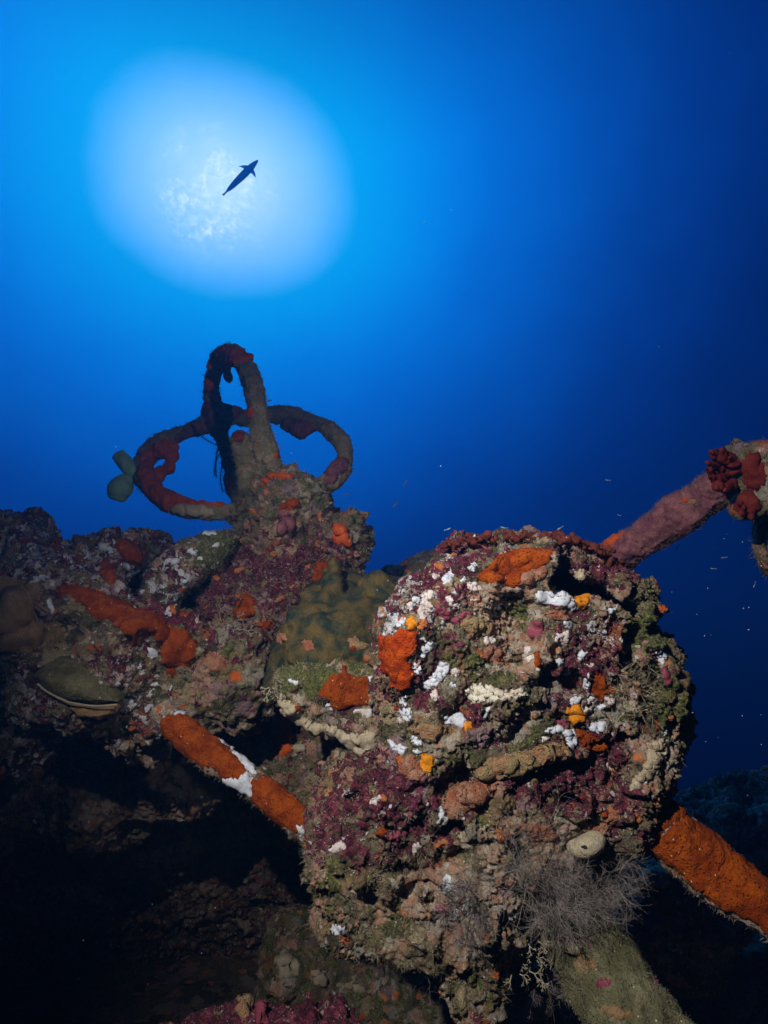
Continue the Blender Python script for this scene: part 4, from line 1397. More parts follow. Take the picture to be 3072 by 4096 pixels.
for b in [(1130, 2010, 1.76, 130), (1170, 2080, 1.74, 120), (1350, 2140, 1.75, 80), (1390, 2150, 1.74, 60), (1462, 2180, 1.80, 22), (1435, 2172, 1.80, 26), (1000, 2060, 1.78, 70), (1270, 1990, 1.85, 50), (1100, 2230, 1.74, 130), (960, 2370, 1.70, 110), (1280, 2250, 1.76, 100), (1190, 2380, 1.68, 110), (1030, 2450, 1.62, 120, 1, .8, .7), (900, 2430, 1.68, 100), (1080, 2560, 1.62, 110)]:
    f.add(f.ball(*b), .04)
f.cut(f.caps((1330, 2260, 1.66), (1440, 2250, 1.72), 26), .012)
for a, b, r in [((1290, 2120, 1.66), (1060, 2150, 1.66), 16), ((980, 2170, 1.70), (1010, 2110, 1.70), 20), ((880, 2390, 1.60), (1000, 2260, 1.64), 22), ((1330, 2210, 1.68), (1200, 2290, 1.64), 18), ((1230, 2430, 1.56), (1330, 2330, 1.62), 26), ((1000, 2540, 1.52), (1160, 2480, 1.54), 24), ((930, 2170, 1.70), (760, 2400, 1.66), 14)]:
    f.cut(f.caps(a, b, r), .01)
for a, b, r in [((1340, 2150, 1.70), (1430, 2200, 1.72), 42), ((1300, 2290, 1.72), (1420, 2330, 1.74), 40), ((1050, 1980, 1.72), (1230, 1960, 1.74), 36), ((980, 2300, 1.64), (1110, 2180, 1.68), 34)]:
    f.add(f.caps(a, b, r), .012)
W, Q, N = f.mesh(crust_disp(.030, .022, .006, 55))
hh = Host(W, Q, N)
o = add('base', W, Q, M['crust_base'], wt)
zone_attr(o, W, [(1080, 2350, 160, ZR), (900, 2350, 140, ZR), (1150, 2000, 150, ZT), (1250, 2200, 100, ZR), (1000, 2470, 120, ZW)], (.45, .6, .15, .15))
for host, mt, th, poly in [
    (rh, 'rust', .007, [(545, 1900), (560, 1830), (600, 1780), (660, 1745), (700, 1775), (650, 1800), (620, 1850), (625, 1910), (660, 1960), (740, 1985), (880, 1995), (930, 2005), (880, 2025), (800, 2020), (710, 2035), (680, 2055), (620, 2020), (570, 1960)]),
    (rh, 'tan', .006, [(675, 2020), (740, 2012), (840, 2030), (870, 2050), (840, 2075), (760, 2068), (690, 2055)]),
    (rh, 'pink', .007, [(690, 1740), (760, 1700), (860, 1650), (900, 1680), (900, 1760), (840, 1740), (760, 1750), (700, 1775)]),
    (rh, 'pink', .007, [(1320, 1850), (1350, 1825), (1395, 1835), (1385, 1880), (1330, 1940), (1285, 1950), (1300, 1900)]),
    (ah, 'rust', .012, [(845, 1500), (850, 1430), (890, 1390), (940, 1385), (975, 1410), (1000, 1450), (960, 1450), (910, 1470), (880, 1520), (860, 1560)]),
    (ah, 'rust', .006, [(835, 1570), (870, 1560), (885, 1620), (850, 1640)]),
    (ah, 'rust', .005, disc_poly(1000, 1655, 14, 26, .1)), (ah, 'rust', .004, disc_poly(1108, 1820, 8, 16)),
    (ah, 'pink', .006, [(820, 1660), (870, 1640), (900, 1690), (900, 1760), (840, 1740)]), (ah, 'pink', .006, [(905, 1800), (930, 1800), (950, 1940), (905, 1960)]),
    (sh, 'orange', .005, [(925, 1735), (950, 1712), (985, 1722), (970, 1760), (940, 1770)]),
    (hh, 'rust', .006, [(1010, 1945), (1060, 1900), (1120, 1885), (1180, 1905), (1160, 1920), (1090, 1920), (1040, 1950)]),
    (hh, 'orange', .008, [(1105, 2030), (1150, 1995), (1195, 1990), (1205, 2030), (1150, 2045), (1115, 2050)]),
    (hh, 'rust', .010, [(1325, 2100), (1370, 2100), (1410, 2160), (1420, 2180), (1370, 2190), (1330, 2170)]),
    (hh, 'orange', .008, [(1245, 2330), (1260, 2260), (1310, 2240), (1320, 2300), (1280, 2340)]),
    (hh, 'orange', .008, disc_poly(985, 2440, 50, 42)), (hh, 'orange', .006, disc_poly(985, 2385, 26, 18)), (hh, 'pink', .006, disc_poly(1140, 2100, 40, 60)),
    (hh, 'orange', .006, disc_poly(1060, 2500, 40, 20)), (hh, 'orange', .006, disc_poly(880, 2490, 24, 34))]:
    film({'rust': 'rust_sponge', 'orange': 'orange_sponge', 'pink': 'pink_crust', 'tan': 'tan_sponge'}[mt], poly, host, mt, wt, th, lump=.005, wob=10)
blobs('rust_sponge', [(650, 1800, 2.04, 34), (685, 1825, 2.03, 28), (678, 1870, 2.02, 24), (640, 1890, 1.98, 26), (630, 1910, 1.96, 24), (695, 1790, 2.06, 20)], 'rust', wt, .012, .004, crust_disp(.006, .006, .002, 57))
blobs('rust_sponge', [(842, 1540, 2.13, 26), (832, 1530, 2.13, 18)], 'rust', wt, .012, .004, crust_disp(.006, .006, .002, 56))
blobs('rust_sponge', [(1000, 1425, 1.86, 18), (985, 1430, 1.86, 22)], 'rust', wt, .012, .004, crust_disp(.006, .006, .002, 54))
blobs('rust_sponge', [(905, 1470, 2.02, 20), (912, 1505, 2.03, 16), (895, 1445, 2.0, 24), (860, 1460, 2.06, 30), (918, 1520, 2.04, 12)], 'rust', wt, .012, .004, crust_disp(.006, .006, .002, 58))
blobs('pink_crust', [(1150, 1700, 2.22, 28), (1190, 1715, 2.21, 34), (1225, 1715, 2.20, 28), (1255, 1700, 2.2, 26), (1205, 1740, 2.2, 20)], 'pink', wt, .014, .004, crust_disp(.006, .005, .002, 59))
blobs('crust_lump', [(855, 1640, 2.22, 46), (875, 1680, 2.2, 54), (905, 1650, 2.24, 34), (945, 1655, 2.25, 30), (835, 1660, 2.22, 30)], 'pink', wt, .02, .004, crust_disp(.006, .005, .002, 60))
turf('turf', [rh, ah, sh, hh], 14000, 'turf_dark', wt, (.005, .016), .0008, 11, front=False)
turf('pale_turf', [ah, sh, hh], 9000, 'turf', wt, (.004, .010), .0008, 12, keep=lambda x, y: (y > 1560) & (x > 930))

ss = thing('finger_sponge', 'two pale green rounded sponge fingers sticking out from the left loop of the ring', 'sponge', P(540, 1890, 1.95))
_, fh1 = pipe('finger', [(478, 1822, 1.96), (500, 1850, 1.95), (520, 1880, 1.94), (540, 1905, 1.94)], [30, 32, 26, 12], 'finger', ss, crust_disp(.004, .002, .001, 61))
_, fh2 = pipe('finger', [(470, 1985, 1.93), (482, 1955, 1.93), (508, 1925, 1.94), (538, 1905, 1.94)], [34, 46, 36, 12], 'finger', ss, crust_disp(.006, .003, .001, 62))

# feather star draped on the back of the ring
fe = thing('feather_star', 'black feather star clinging with drooping arms to the back of the ring', 'feather star', P(930, 1800, 2.15))
arms = [[(762, 1690), (800, 1740), (860, 1778), (925, 1798)], [(832, 1680), (862, 1730), (905, 1775), (940, 1795)], [(935, 1795), (890, 1805), (862, 1850), (866, 1910)], [(930, 1800), (892, 1850), (882, 1920), (892, 1965)],
        [(935, 1800), (948, 1840), (925, 1880), (915, 1900)], [(900, 1780), (870, 1800), (862, 1860), (858, 1900)], [(925, 1790), (955, 1810), (950, 1860), (935, 1880)]]
for a in arms:
    C = spline([P(x, y, 2.12 + .02 * math.sin(x)) for x, y in a], 22)
    paths = [(C, .0026, .0012)]
    for i in range(2, 22):
        tdir = C[min(i + 1, 21)] - C[i - 1]
        for s_ in (-1, 1):
            sd_ = np.cross(tdir, FWD)
            sd_ = sd_ / np.linalg.norm(sd_) * s_ + tdir / np.linalg.norm(tdir) * .8 + RNG.normal(0, .2, 3)
            paths.append(([C[i], C[i] + sd_ * .012 * (1 - .5 * i / 22)], .0012, .0005))
    strands('arm', paths, 'feather', fe)

# leaning slab left of the wheel base
sl = thing('leaning_slab', 'white flecked slab leaning on the left side of the wheel base', 'slab', P(800, 2300, 1.75))
f = Field.px(600, 1100, 2060, 2560, 1.5, 1.95, .0045)
f.D = f.slab([(652, 2400), (658, 2260), (690, 2220), (760, 2180), (850, 2125), (930, 2110), (990, 2140), (960, 2200), (880, 2270), (800, 2340), (730, 2440), (700, 2480), (655, 2450)], 1.72, 1.72, .07, .04, .1, .3).astype(np.float32)
W, Q, N = f.mesh(crust_disp(.014, .009, .004, 65))
slh = Host(W, Q, N)
o = add('slab_body', W, Q, M['crust_far'], sl)
zone_attr(o, W, [(720, 2260, 90, ZW), (830, 2200, 80, ZG)], (.7, .4, .2, .7))
for p_ in [(700, 2245, 30, 16, -.4), (840, 2135, 26, 16, -.3), (770, 2210, 22, 12), (800, 2230, 16, 10), (860, 2180, 16, 12), (740, 2330, 24, 14, -.5)]:
    film('white_bryozoan', disc_poly(*p_, jag=.4), slh, 'white', sl, .005, wob=12)
film('orange_sponge', disc_poly(725, 2268, 10, 10), slh, 'orange', sl, .004, wob=3)
turf('turf', [slh], 3500, 'turf_dark', sl, (.004, .012), .0006, 13)

# ------------------------------------------------------------------ crusted hull mass filling the left
mt_ = thing('hull_mass', 'great crusted mass filling the left side, with orange sponge band, sinking into dark', 'wreckage', P(500, 2900, 1.7))
f = Field.px(-260, 1440, 1980, 4300, 1.15, 3.2, .0095)
f.D = f.slab([(-420, 2040), (0, 2090), (55, 2100), (110, 2170), (190, 2235), (215, 2180), (290, 2150), (420, 2130), (520, 2150), (570, 2220), (595, 2290), (640, 2370), (720, 2440), (850, 2520), (980, 2600), (1120, 2640), (1300, 2700),
              (1500, 2950), (1650, 3700), (1900, 5600), (-1900, 5600), (-1900, 2040)], 1.65, 1.85, .12, .11, 0.05, -.50).astype(np.float32)
for b in [(60, 2180, 1.55, 130), (130, 2420, 1.42, 210), (430, 2240, 1.62, 130), (330, 2480, 1.46, 200, 1.4, .7, .8), (620, 2620, 1.45, 190, 1.2, .8, .8), (850, 2760, 1.48, 150), (300, 2740, 1.40, 190, 1.2, .7, .8), (560, 2860, 1.5, 170), (60, 2900, 1.5, 200), (1000, 2700, 1.55, 120), (700, 3080, 1.86, 200), (420, 3120, 1.95, 240), (60, 3150, 1.95, 240)]:
    f.add(f.ball(*b), .11)
for a, b, r in [((300, 2930, 1.6), (440, 2960, 1.62), 60), ((860, 2880, 1.55), (1050, 2880, 1.55), 60), ((720, 2480, 1.6), (900, 2560, 1.6), 30), ((1050, 2980, 1.6), (1200, 3080, 1.6), 90)]:
    f.cut(f.caps(a, b, r), .04)
W, Q, N = f.mesh(crust_disp(.045, .026, .007, 71, .7))
W, Q, N = refine(W, Q, .006, 90, 72)
mh = Host(W, Q, N)
o = add('mass_body', W, Q, M['crust_far'], mt_)
zone_attr(o, W, [(150, 2250, 120, ZW), (430, 2200, 120, ZW), (380, 2660, 120, ZW), (100, 2900, 140, ZW), (550, 2760, 110, ZW), (560, 2900, 100, ZW), (700, 2480, 140, ZR), (760, 2660, 120, ZT), (900, 2700, 140, ZD), (300, 2560, 110, ZT), (700, 3200, 250, ZB)], (.6, .35, .25, .45))
for nm, mt, th, poly in [
    (OR, 'orange', .010, [(225, 2350), (290, 2330), (360, 2350), (450, 2390), (540, 2430), (600, 2440), (660, 2490), (740, 2520), (790, 2580), (780, 2640), (740, 2660), (700, 2670), (650, 2660), (640, 2600), (620, 2540), (560, 2530), (540, 2580), (480, 2510), (430, 2480), (380, 2490), (330, 2430), (280, 2400), (240, 2390)]),
    (OR, 'orange', .008, [(465, 2150), (520, 2150), (570, 2210), (575, 2250), (540, 2270), (490, 2240), (460, 2200)]),
    (OR, 'orange', .008, [(400, 2250), (440, 2240), (465, 2290), (470, 2350), (430, 2340), (405, 2300)]),
    (OR, 'orange', .008, [(505, 2340), (560, 2330), (610, 2370), (605, 2400), (540, 2380)]), (OR, 'orange', .008, [(200, 2160), (250, 2160), (250, 2200), (205, 2220)]), (OR, 'orange', .006, [(80, 2150), (130, 2155), (130, 2185), (85, 2175)]),
    (OR, 'orange', .009, disc_poly(232, 2592, 58, 40, .1)), (OR, 'orange', .007, disc_poly(690, 2685, 24, 28)), (OR, 'orange', .007, disc_poly(742, 2648, 26, 22)), (OR, 'yellow', .008, disc_poly(252, 2506, 26, 20)), (OR, 'orange', .006, disc_poly(750, 2410, 60, 24, .3)), (OR, 'orange', .006, disc_poly(735, 2455, 24, 16)),
    (WH, 'white', .006, [(470, 2240), (520, 2260), (560, 2280), (540, 2320), (520, 2340), (510, 2290), (480, 2265)]), (WH, 'white', .006, disc_poly(200, 2420, 20, 46, -.4, jag=.5)), (WH, 'white', .006, disc_poly(605, 2608, 28, 18, .3, jag=.5)), (WH, 'white', .006, disc_poly(165, 2315, 30, 16, .1, jag=.5)),
    (WH, 'white', .006, disc_poly(120, 2190, 30, 14, .5, jag=.5)), (WH, 'white', .006, disc_poly(345, 2225, 30, 16, .1, jag=.5)), (WH, 'white', .006, disc_poly(425, 2195, 36, 20, .5, jag=.5)), (WH, 'white', .006, disc_poly(325, 2245, 16, 10, jag=.5)), (WH, 'white', .006, disc_poly(120, 2960, 14, 34, jag=.5)), (WH, 'white', .006, disc_poly(240, 2960, 24, 22, jag=.5)),
    (WH, 'white', .006, disc_poly(130, 2820, 14, 30, -.2, jag=.5)), (WH, 'white', .006, disc_poly(690, 2755, 14, 18, jag=.5)), (WH, 'white', .006, disc_poly(620, 2915, 18, 12, jag=.5)), (WH, 'white', .006, disc_poly(502, 2424, 10, 20, .4, jag=.5)),
    ('brown_sponge', 'brown_web', .003, [(-80, 2290), (40, 2300), (110, 2330), (160, 2330), (165, 2400), (130, 2420), (150, 2480), (190, 2540), (150, 2610), (60, 2620), (-80, 2580)]),
    (S, 'salmon', .008, [(140, 2640), (180, 2590), (190, 2620), (165, 2660)]), (S, 'salmon', .008, [(390, 2690), (440, 2640), (470, 2640), (460, 2690), (420, 2720)]), (S, 'salmon', .008, [(640, 2780), (665, 2800), (660, 2880), (640, 2940), (625, 2850)]), (S, 'salmon', .009, disc_poly(850, 2650, 60, 44)), (S, 'salmon', .008, disc_poly(760, 3240, 24, 50)), (S, 'salmon', .008, disc_poly(510, 3100, 34, 30)),
    ('rose_crust', 'rose', .004, disc_poly(560, 2780, 80, 90)), ('rose_crust', 'rose', .004, disc_poly(700, 2400, 60, 30, .4))]:
    film(nm, poly, mh, mt, mt_, th * .6, wob=14, relax=14 if mt != 'white' else 3, lmax=.02)
# radiating canals on the brown sponge
cen = (88, 2395)
cn = []
for k in range(11):
    a = k / 11 * 6.28 + rr.uniform(-.2, .2)
    L = rr.uniform(50, 130)
    xs = np.array([cen[0] + L * t * math.cos(a + .3 * t) for t in np.linspace(0, 1, 8)])
    ys = np.array([cen[1] + L * t * math.sin(a + .3 * t) for t in np.linspace(0, 1, 8)])
    H, _, D = ray_px(mh, xs, ys)
    if not np.isnan(H).any():
        cn.append((H - D * .004, .004, .002))
cn and strands('sponge_canals', cn, 'brown_web', mt_, 8)
for i in range(70):
    x, y = rr.choice([(400, 2640), (560, 2790), (560, 2880), (60, 2900), (150, 2240), (330, 2200), (60, 2840), (650, 3000), (900, 3000), (420, 2600), (560, 2950)])
    x, y = x + rr.gauss(0, 45), y + rr.gauss(0, 45)
    film('lacy_bryozoan', disc_poly(x, y, rr.uniform(6, 13), rr.uniform(5, 10), 0, i, 8, .4), mh, 'lace' if rr.random() < .5 else 'white', mt_, .003, wob=3, pieces=1)
turf('turf', [mh], 9000, 'turf_dark', mt_, (.005, .016), .0007, 14)

# oyster on the hull mass
do = min(depth_at(mh, x, y) for x, y in [(200, 2700), (300, 2720), (380, 2760), (300, 2790)])
oy = thing('oyster', 'large closed oyster with olive upper shell and pale lip on the left mass', 'oyster', P(300, 2760, do))
f = Field.px(60, 540, 2560, 2960, do - .10, do + .16, .004)
f.D = f.slab([(130, 2705), (170, 2655), (235, 2632), (330, 2655), (400, 2720), (475, 2812), (380, 2822), (280, 2800), (200, 2762)], do, do + .20, .06, .055, .1, .3).astype(np.float32)
W, Q, N = f.mesh(crust_disp(.008, .006, .002, 75))
o = add('upper_shell', W, Q, M['shell'], oy)
f = Field.px(200, 540, 2720, 2960, do - .10, do + .16, .004)
f.D = f.slab([(270, 2805), (380, 2826), (470, 2818), (465, 2860), (400, 2885), (330, 2868), (280, 2840)], do, do + .02, .05, .04).astype(np.float32)
W, Q, N = f.mesh(crust_disp(.006, .004, .002, 76))
o = add('lower_shell', W, Q, M['brown_web'], oy)
strands('shell_lip', [(spline([P(x, y, do - .025) for x, y in [(150, 2735), (190, 2768), (260, 2803), (290, 2812), (380, 2824), (470, 2818)]], 30), .0028, .002)], 'pale', oy, 6)

# ------------------------------------------------------------------ orange pipe on the left
op = thing('orange_pipe', 'slim pipe with orange and white sponge sloping down from the left mass to the block', 'pipe', P(950, 3100, 1.2))
_, oh = pipe('pipe_body', [(650, 2850, 1.30), (740, 2935, 1.27), (880, 3045, 1.23), (1040, 3160, 1.19), (1180, 3270, 1.15), (1340, 3390, 1.12)], [48, 52, 50, 50, 52, 52], 'crust', op, crust_disp(.008, .005, .002, 81), base=(.4, .3, .6, .7))
for mt, poly in [('orange', [(640, 2875), (690, 2850), (790, 2860), (830, 2900), (880, 2960), (950, 3030), (985, 3080), (965, 3130), (890, 3110), (800, 3060), (710, 3010), (650, 2950)]),
                 ('orange', [(995, 3110), (1060, 3100), (1150, 3160), (1240, 3225), (1260, 3300), (1210, 3340), (1120, 3310), (1050, 3250), (1000, 3200)])]:
    film('orange_sponge', poly, oh, mt, op, .003, lump=.003, wob=14, relax=2)
for poly in [[(690, 2858), (740, 2838), (800, 2858), (800, 2880), (760, 2875), (720, 2862)], [(820, 2885), (880, 2930), (950, 2985), (1010, 3050), (1030, 3100), (985, 3080), (940, 3025), (870, 2960)], [(880, 3105), (950, 3105), (990, 3090), (1010, 3120), (1010, 3190), (960, 3170), (900, 3130)], [(1170, 3300), (1215, 3290), (1245, 3330), (1200, 3345)]]:
    film('white_bryozoan', poly, oh, 'white', op, .006, wob=12)
turf('turf', [oh], 2500, 'turf', op, (.003, .009), .0004, 15)

# dim orange crusted plate in the hollow behind the pipe
bp = thing('hollow_wall', 'dark wall in the hollow behind the left orange pipe with a dull orange sponge film', 'wreckage', P(1150, 3050, 1.55))
f = Field.px(820, 1460, 2680, 3420, 1.48, 2.0, .007)
f.D = f.slab([(860, 2700), (1150, 2690), (1430, 2750), (1430, 3380), (1100, 3380), (900, 3100)], 1.72, 1.76, .12, .1).astype(np.float32)
W, Q, N = f.mesh(crust_disp(.03, .014, .005, 83, .8))
bph = Host(W, Q, N)
o = add('wall_body', W, Q, M['crust_far'], bp)
zone_attr(o, W, [], (.4, .4, .2, .3))
film('orange_sponge', [(1090, 2860), (1150, 2850), (1175, 2920), (1180, 3010), (1130, 3040), (1085, 2980)], bph, 'rust', bp, .008, lump=.004)
for p_ in [(1080, 2870, 16, 24), (1068, 2900, 18, 14), (1300, 3020, 20, 16), (900, 2840, 14, 12), (1200, 2990, 40, 24)]:
    film('pale_sponge', disc_poly(*p_), bph, 'pale', bp, .008)

# ------------------------------------------------------------------ rocks behind and below
def rock(label, poly, d0, z0, half, r, seed, h=.008, zones=(), base=(.4, .5, .3, .3), big=.035, tx=0, ty=0, mat='crust_far', patches=(), tf=1500, tl=(.006, .02, .001)):
    p = np.array(poly, float)
    t = thing('rock', label, 'rock', P(*p.mean(0), z0))
    f = Field.px(p[:, 0].min() - 60, p[:, 0].max() + 60, p[:, 1].min() - 60, p[:, 1].max() + 60, z0 - half - .12, z0 + half + .12, h)
    f.D = f.slab(poly, d0, z0, half, r, tx, ty).astype(np.float32)
    W, Q, N = f.mesh(crust_disp(big, .018, .006, seed, .8))
    o = add('rock_body', W, Q, M[mat], t)
    zone_attr(o, W, zones, base)
    hs = Host(W, Q, N)
    for nm, mt, pl in patches:
        film(nm, pl, hs, mt, t, .012, lump=.01, wob=12)
    if tf:
        turf('turf', [hs], tf, 'turf_dark', t, tl[:2], tl[2], seed)
    return hs


rock('far pale topped rock seen between the olive coral and the block', [(1480, 2480), (1540, 2340), (1560, 2285), (1640, 2262), (1700, 2240), (1800, 2220), (1900, 2260), (1900, 2480)], 2.2, 2.3, .2, .08, 101, .009,
     patches=[('pale_sponge', 'tan', [(1550, 2330), (1620, 2300), (1720, 2290), (1700, 2360), (1600, 2380)])])
rock('blue shaded rock under the right orange pipe with a pale lump on top', [(2450, 3560), (2560, 3480), (2650, 3455), (2740, 3480), (2850, 3560), (3000, 3620), (3000, 3700), (2880, 3760), (2860, 3980), (2700, 3990), (2600, 3940), (2500, 3800)], 1.75, 1.85, .2, .1, 102,
     patches=[('pale_sponge', 'pale', [(2560, 3500), (2620, 3455), (2690, 3480), (2690, 3540), (2640, 3570), (2580, 3550)])], base=(.2, .5, .4, .4))
rock('far rock slope at the right edge above the orange pipe', [(2620, 3520), (2760, 3350), (2900, 3245), (3060, 3190), (3300, 3150), (3300, 3700), (2900, 3640)], 2.6, 2.7, .25, .15, 103, .011, base=(.2, .6, .4, .7),
     patches=[('pale_sponge', 'pale', [(3010, 3230), (3120, 3190), (3120, 3320), (3030, 3330)]), ('pale_sponge', 'pale', [(2960, 3420), (3120, 3380), (3120, 3480), (2990, 3480)])])
rock('dark rock in the lower right corner', [(2560, 4300), (2600, 3900), (2760, 3840), (2900, 3800), (3060, 3810), (3300, 3790), (3300, 4400), (2560, 4400)], 2.1, 2.3, .3, .15, 104, .011, base=(.3, .5, .1, .1))
rock('dim rock under the hanging tip of the block at the bottom edge', [(1960, 4250), (1990, 4020), (2060, 3930), (2180, 3900), (2320, 3960), (2400, 4100), (2420, 4250)], 1.35, 1.42, .12, .08, 105, .006, base=(.3, .4, .7, .4))
rock('blue dim boulder at the bottom under the dark hollow', [(1020, 3860), (1100, 3790), (1200, 3780), (1330, 3850), (1450, 3900), (1620, 3960), (1800, 3940), (1960, 4000), (2000, 4350), (1300, 4350), (1020, 4150)], 1.9, 2.0, .15, .1, 106, .009,
     patches=[('pale_sponge', 'pale', [(1090, 3840), (1150, 3800), (1200, 3850), (1190, 3910), (1120, 3910)]), ('pale_sponge', 'pale', [(1230, 3880), (1290, 3870), (1330, 3930), (1300, 3950), (1240, 3930)]), ('pale_sponge', 'tan', [(1330, 3920), (1450, 3930), (1480, 3980), (1350, 3970)])], base=(.2, .5, .3, .2))
rock('near magenta crusted rock peeking in at the bottom edge', [(330, 4110), (400, 4070), (480, 4060), (560, 4090), (740, 4060), (830, 3975), (960, 3985), (1080, 3962), (1250, 3958), (1400, 3970), (1450, 4010), (1440, 4300), (330, 4300)], 0.94, .86, .10, .07, 107, .0036, base=(1.0, .2, .2, .2), big=.012, mat='crust',
     patches=[('white_bryozoan', 'white', [(1350, 4040), (1400, 4035), (1430, 4050), (1380, 4066)]), ('olive_sponge', 'olive_film', [(950, 4040), (990, 4010), (1010, 4040), (990, 4080), (960, 4085)]), ('rose_crust', 'rose', [(1010, 4040), (1080, 4030), (1090, 4090), (1020, 4090)])], tf=2500, tl=(.002, .006, .0003))

# ------------------------------------------------------------------ black corals, hydroids, sea whip
def bush(name, label, base, tips, n_main, gens, spread, seed, r0=.0014, group=None, twig=.022):
    r = np.random.default_rng(seed)
    t = thing(name, label, 'black coral', P(*base), group)
    b = P(*base)
    main, fine = [], []

    def grow(p, d, L, rad, g):
        n = 5
        pts = [p]
        for k in range(n):
            d = d + r.normal(0, .13, 3)
            d /= np.linalg.norm(d)
            pts.append(pts[-1] + d * L / n)
        (main if g < 2 else fine).append((pts, rad, rad * .6))
        if g >= gens:
            return
        for k in range(1, n + 1):
            for s_ in range(2):
                if r.random() < .8:
                    e = r.normal(0, 1, 3)
                    e -= d * (e @ d) * .6
                    e /= np.linalg.norm(e)
                    grow(pts[k], d * .75 + e * spread, L * r.uniform(.45, .75), max(rad * .5, .00017), g + 1)
    for k in range(n_main):
        tp = P(*tips[k % len(tips)])
        d = tp - b
        L = np.linalg.norm(d) * .62
        grow(b + r.normal(0, .004, 3), d / np.linalg.norm(d), L, r0, 0)
    strands('stem', main, 'antipath_stem', t, 4)
    strands('branches', fine, 'antipath', t, 3)


BG = 'black coral bushes on the wreck'
bush('black_coral', 'large grey brown bush of fine black coral hanging under the block', (2195, 3700, .93), [(2190, 3420, .88), (2050, 3500, .86), (2330, 3500, .88), (2440, 3420, .92), (2120, 3560, .85), (2280, 3620, .86), (2000, 3420, .86)], 7, 3, .8, 11, group=BG)
bush('black_coral', 'black coral spray reaching to the right below the white tube sponge', (2330, 3520, .96), [(2500, 3330, .98), (2560, 3420, .98), (2520, 3560, 1.0), (2480, 3640, 1.0), (2580, 3330, 1.0)], 5, 3, .7, 12, group=BG)
bush('black_coral', 'dim black coral bush under the block, left of the hanging tip', (1640, 3760, 1.0), [(1460, 3860, .98), (1560, 3900, .98), (1700, 3920, .98), (1800, 3960, .98), (1420, 3760, .98)], 5, 3, .8, 13, group=BG)
bush('black_coral', 'dim black coral bush between the hanging tip and the turf pipe at the bottom', (2150, 3880, 1.05), [(2060, 4000, 1.0), (2180, 4050, 1.0), (2280, 4000, 1.0), (2240, 3900, .98), (2120, 4080, 1.0)], 5, 3, .8, 14, group=BG)
bush('black_coral', 'thin black coral haze over the pale nub of the block', (1900, 3600, .90), [(1760, 3700, .87), (1850, 3780, .87), (1960, 3720, .87), (1800, 3560, .86)], 4, 3, .8, 15, group=BG)


def hydroid(label, spots, seed, size=.018, cnt=7):
    r = np.random.default_rng(seed)
    t = thing('hydroid', label, 'hydroid', P(*spots[0]), 'branching hydroids')
    ps = []

    def fork(p, d, L, rad, g):
        e = p + d * L
        ps.append(([p, (p + e) / 2 + r.normal(0, L * .05, 3), e], rad, rad * .8))
        if g:
            for s_ in (-1, 1):
                q = np.cross(d, FWD + r.normal(0, .4, 3))
                v = d + q / np.linalg.norm(q) * s_ * r.uniform(.4, .9) + r.normal(0, .15, 3)
                fork(e, v / np.linalg.norm(v), L * .72, rad * .85, g - 1)
    for s in spots:
        for k in range(cnt):
            d = r.normal(0, 1, 3) - FWD * .5
            fork(P(*s) + r.normal(0, .012, 3), d / np.linalg.norm(d), size * .6, .0011, 3)
    strands('branches', ps, 'staghorn', t, 5)


hydroid('pale antler branched hydroids in the recess between the hanging tip and the turf pipe', [(2070, 3790, .95), (2110, 3830, .95), (2060, 3850, .95), (2150, 3700, .95), (2180, 3760, .95), (2030, 3800, .95), (2200, 3820, .95), (2110, 3750, .95)], 5, .013, 6)
hydroid('pale wiry hydroid tuft on the wreck left of the olive coral', [(900, 2530, 1.48), (930, 2540, 1.48), (960, 2550, 1.48), (910, 2510, 1.48)], 6, .03, 9)
hydroid('small white branched hydroid on the left end of the ledge', [(1095, 2745, 1.14), (1100, 2755, 1.14)], 7, .012, 6)

# filler: crusted web behind the hydroids joining tip and pipe
cw = thing('crusted_web', 'crusted web of growth joining the hanging tip and the turf pipe under the block', 'wreckage', P(2120, 3700, 1.02))
f = Field.px(1920, 2420, 3420, 3940, .92, 1.2, .004)
f.D = f.slab([(1960, 3460), (2300, 3440), (2380, 3600), (2330, 3760), (2250, 3830), (2150, 3850), (2040, 3900), (1985, 3880)], 1.04, 1.07, .06, .05).astype(np.float32)
W, Q, N = f.mesh(crust_disp(.018, .010, .004, 111))
cwh = Host(W, Q, N)
o = add('web_body', W, Q, M['crust'], cw)
zone_attr(o, W, [], (.3, .5, .6, .2))
turf('turf', [cwh], 5000, 'turf', cw, (.005, .014), .0004, 17)

wh = thing('sea_whip', 'black wavy sea whip hanging beside the pale tip of the block', 'sea whip', P(1940, 3720, .93))
pipe('whip', [(1925, 3672, .925), (1945, 3715, .92), (1975, 3770, .92), (1990, 3840, .92), (1975, 3900, .93), (1945, 3950, .94), (1918, 4010, .96)], [9, 12, 13, 14, 15, 17, 12], 'whip', wh, crust_disp(.002, .001, .0006, 121), sp=.002)

sq = thing('sea_squirt', 'white dotted sea squirt with lime lip jutting from the lower left of the block', 'sea squirt', P(1440, 3815, .95))
_, sqh = pipe('squirt_body', [(1495, 3785, .965), (1470, 3808, .955), (1435, 3828, .95), (1400, 3832, .948), (1382, 3822, .948)], [12, 20, 21, 15, 8], 'lace', sq, crust_disp(.002, .001, .0005, 131), sp=.002)
m_, t_ = new_mat('lime_lip')
finish(t_, (.45, .55, .10), None, .6)
M['lime'] = m_
strands('lip', [(spline([P(x, y, .94) for x, y in [(1372, 3815), (1378, 3830), (1395, 3838), (1420, 3838)]], 12), .0022, .0012)], 'lime', sq, 6)


